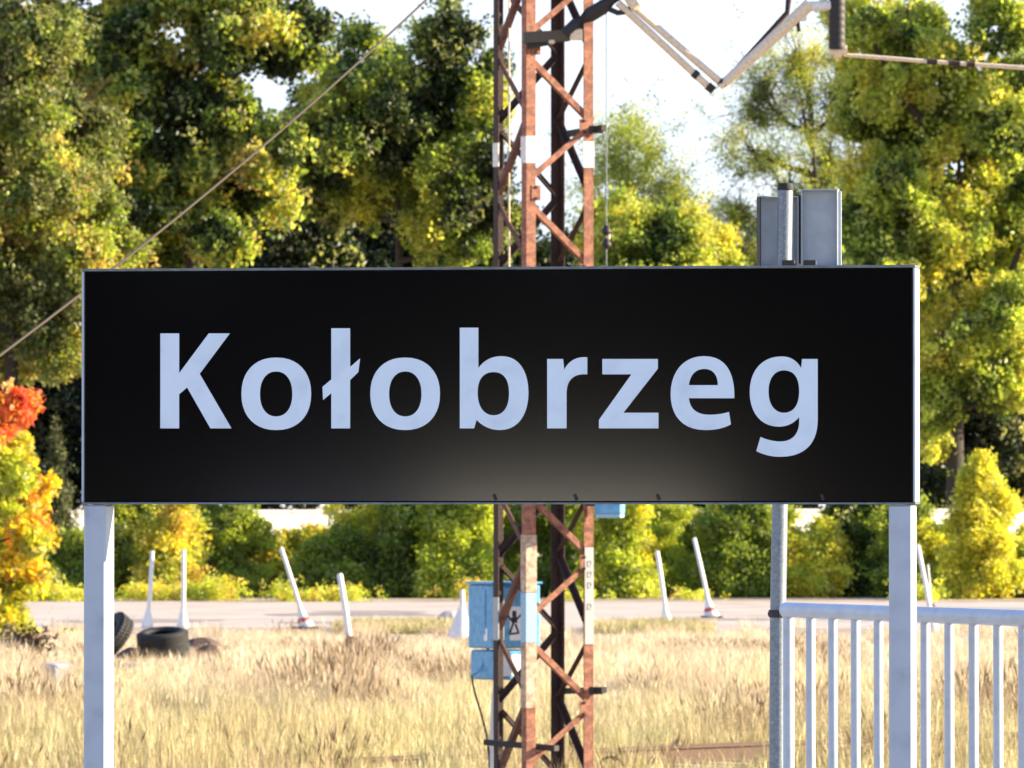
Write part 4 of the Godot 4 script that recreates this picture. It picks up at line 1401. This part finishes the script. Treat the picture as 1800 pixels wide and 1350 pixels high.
# ------------------------------------------------------------------ the siding rail and the kerb in the grass
func build_rail() -> void:
	var a := on_ground(1000, 1349)
	var b := on_ground(1800, 1316)
	var dir := (b - a).normalized()
	var p0 := a - dir * 3.0
	var p1 := b + dir * 12.0
	var side := dir.cross(Vector3.UP).normalized()
	var o := thing("siding_rail", "rusty rail crossing the grass at the lower right", "rail", Vector3.ZERO)
	for s in [[0.012, 0.13, 0.024, "foot"], [0.08, 0.018, 0.12, "web"], [0.152, 0.068, 0.036, "head"]]:
		var st := start()
		var up := Vector3(0, s[0], 0)
		box(st, Transform3D(Basis(side, dir, side.cross(dir)), (p0 + p1) * 0.5 + up), Vector3(s[1], p0.distance_to(p1), s[2]), 0.004)
		put(s[3], done(st), mats.rail_rust, o)
	var t := 0.0
	while t < p0.distance_to(p1):
		var st := start()
		var c := p0 + dir * t
		box(st, Transform3D(Basis(side, dir, side.cross(dir)), c + Vector3(0, -0.05, 0) + side * 0.5), Vector3(2.4, 0.24, 0.11), 0.02)
		put("sleeper", done(st), mats.brown_foot, o)
		t += 0.65
	var loop := start()
	var pts := []
	for i in 13:
		var f := PI * i / 12.0
		pts.append(at(1074.0 - cos(f) * 27.0, 1362.0 - sin(f) * 32.0, 62.0))
	var rad := []
	for p in pts: rad.append(0.012)
	tube(loop, pts, rad, 6)
	var lo := put("cable_loop", done(loop), mats.rust_dark_and_shade)
	tag(lo, "loop of dark cable rising from the ground right of the mast foot", "cable")
	var kb := thing("kerb", "pale kerb line half buried in the middle of the dry grass", "kerb", on_ground(0, 1197))
	for i in 30:
		if i in [6, 7, 14, 15, 16, 22]: continue
		var st := start()
		box(st, Transform3D(Basis(Vector3(0.02 * sin(i * 3.0), 1, 0).normalized(), 0.01 * sin(i * 5.0)), Vector3(-2.0 + i * 0.8, 0.12, -0.02 * i)), Vector3(0.785, 0.26, 0.14), 0.015)
		put("kerbstone", done(st), mats.stone, kb)

# ------------------------------------------------------------------ dry grass
func tuft(n: int, spread: float, height: float, width: float, heads: bool, sd: int) -> ArrayMesh:
	var r := RandomNumberGenerator.new()
	r.seed = sd
	var st := start()
	st.set_smooth_group(-1)
	for i in n:
		var a := r.randf() * TAU
		var p := Vector3(cos(a), 0, sin(a)) * spread * sqrt(r.randf())
		var lean := Vector3(r.randf_range(-1, 1), 0, r.randf_range(-1, 1)) * 0.22 * height
		var h := height * r.randf_range(0.55, 1.1)
		var x := Vector3(cos(a * 3.0), 0, sin(a * 3.0)) * width * 0.5
		var m := p + lean * 0.35 + Vector3(0, h * 0.6, 0)
		var e := p + lean + Vector3(0, h, 0)
		quad(st, p - x, p + x, m + x * 0.8, m - x * 0.8, x.cross(Vector3.UP))
		tri(st, m - x * 0.8, m + x * 0.8, e, x.cross(Vector3.UP))
		if heads and i % 2 == 0:
			var q := (e - m).normalized()
			var w := x.normalized() * width * 1.0
			tri(st, e - w + q * 0.02, e + w + q * 0.02, e + q * 0.13, x.cross(Vector3.UP))
			tri(st, e - w + q * 0.02, e + w + q * 0.02, e - q * 0.05, x.cross(Vector3.UP))
	return done(st)

func scatter(called: String, label: String, category: String, m: Mesh, where: Array, tint: Array) -> void:
	var mm := MultiMesh.new()
	mm.transform_format = MultiMesh.TRANSFORM_3D
	mm.use_colors = true
	mm.mesh = m
	mm.instance_count = where.size()
	for i in where.size():
		mm.set_instance_transform(i, where[i])
		mm.set_instance_color(i, tint[i])
	var o := MultiMeshInstance3D.new()
	o.name = called
	o.multimesh = mm
	o.material_override = mats.straw
	add_child(o, true)
	tag(o, label, category, "", "stuff")

func build_grass() -> void:
	var r := RandomNumberGenerator.new()
	r.seed = 900
	var patch := noise(0.12, 901, 3)
	var tall := noise(0.2, 903, 2)
	var straw := Color(0.66, 0.52, 0.35)
	var pale := Color(0.78, 0.68, 0.54)
	var rust := Color(0.40, 0.28, 0.17)
	var green := Color(0.36, 0.35, 0.13)
	var gold := Color(0.64, 0.55, 0.25)
	var w1 := []
	var c1 := []
	var w2 := []
	var c2 := []
	var w5 := []
	var c5 := []
	var w3 := []
	var c3 := []
	var i := 0
	while i < 78000:
		i += 1
		var d := sqrt(lerpf(58.0 * 58.0, 138.5 * 138.5, r.randf()))
		var x := r.randf_range(-1.0, 1.0) * (d * 0.0715 + 1.2)
		var p := Vector3(x, 0, -d)
		var py := HORIZON + EYE * FOCAL_PX / d
		var n := patch.get_noise_2d(x * 2.2, d * 0.55)
		var q := tall.get_noise_2d(x * 2.0, d * 0.6)
		# thin out towards the road and along a trodden strip
		if py < 1178.0 and r.randf() < (1178.0 - py) / 50.0 - q * 0.9: continue
		if q < -0.22 and r.randf() < 0.6: continue
		var rail := (x - 0.74) * 0.717 - (d - 67.9) * 0.697
		if x > 0.3 and rail > -0.3 and rail < 2.4: continue
		var px := 900.0 + x / d * FOCAL_PX
		var clear := px > 170.0 and px < 400.0 and py < 1225.0 and py > 1120.0
		if clear and r.randf() < 0.35: continue
		if px > 70.0 and px < 140.0 and py > 1185.0 and py < 1262.0: continue
		if absf(d - 99.0) < 0.5 and r.randf() < 0.75: continue
		var s := (0.62 + q * 0.4) * r.randf_range(0.6, 1.2)
		if py < 1185.0: s *= 0.5
		if x > 0.0 and rail > -0.6 and rail < 2.6: s *= 0.5
		if clear: s *= 0.55
		var near := clampf((py - 1228.0) / 90.0 + n * 0.9, 0.0, 1.0)
		var c := straw.lerp(pale, r.randf())
		if n < 0.02: c = c.lerp(rust, clampf(0.05 - n * 1.9, 0.0, 0.8) * r.randf_range(0.4, 1.0))
		c = c.lerp(green if r.randf() < 0.4 else gold, near * 0.7)
		if py > 1305.0 and q > 0.0: c = c.lerp(rust, r.randf() * 0.7)
		var v := r.randf_range(0.75, 1.25)
		c = Color(c.r * v, c.g * v, c.b * v)
		var t := Transform3D(Basis(Vector3.UP, r.randf() * TAU).scaled(Vector3(1.0, s, 1.0)), p)
		if near > 0.5 and r.randf() < 0.75:
			w2.append(t)
			c2.append(c)
		elif n < -0.3 and r.randf() < 0.25:
			w3.append(Transform3D(t.basis.scaled(Vector3(1, 1.15, 1)), p))
			c3.append(rust.lerp(Color(0.09, 0.045, 0.025), r.randf()))
		elif r.randf() < 0.22:
			w5.append(t)
			c5.append(c)
		else:
			w1.append(t)
			c1.append(c)
	scatter("dry_grass", "tall straw coloured dry grass covering the field", "grass", tuft(24, 0.18, 0.62, 0.006, false, 1), w1, c1)
	scatter("green_grass", "shorter yellow green grass along the bottom of the picture", "grass", tuft(24, 0.18, 0.32, 0.0075, false, 2), w2, c2)
	scatter("seeding_grass", "taller straw stalks with seed heads standing out of the dry grass", "grass", tuft(7, 0.14, 0.66, 0.006, true, 6), w5, c5)
	scatter("brown_weeds", "rust brown dead weed stalks among the straw", "weeds", tuft(9, 0.12, 0.55, 0.009, true, 3), w3, c3)
	# grass islands on the road
	var w4 := []
	var c4 := []
	for k in 1500:
		var px := r.randf_range(600.0, 830.0) if k % 3 else r.randf_range(1040.0, 1240.0)
		var py := 1107.0 + r.randf_range(-5.0, 8.0)
		w4.append(Transform3D(Basis(Vector3.UP, r.randf() * TAU).scaled(Vector3(1, r.randf_range(0.25, 0.5), 1)), on_ground(px, py)))
		c4.append(green.lerp(straw, r.randf()))
	scatter("verge_grass", "low grass tufts growing through the road's near edge", "grass", tuft(16, 0.2, 0.5, 0.014, false, 4), w4, c4)
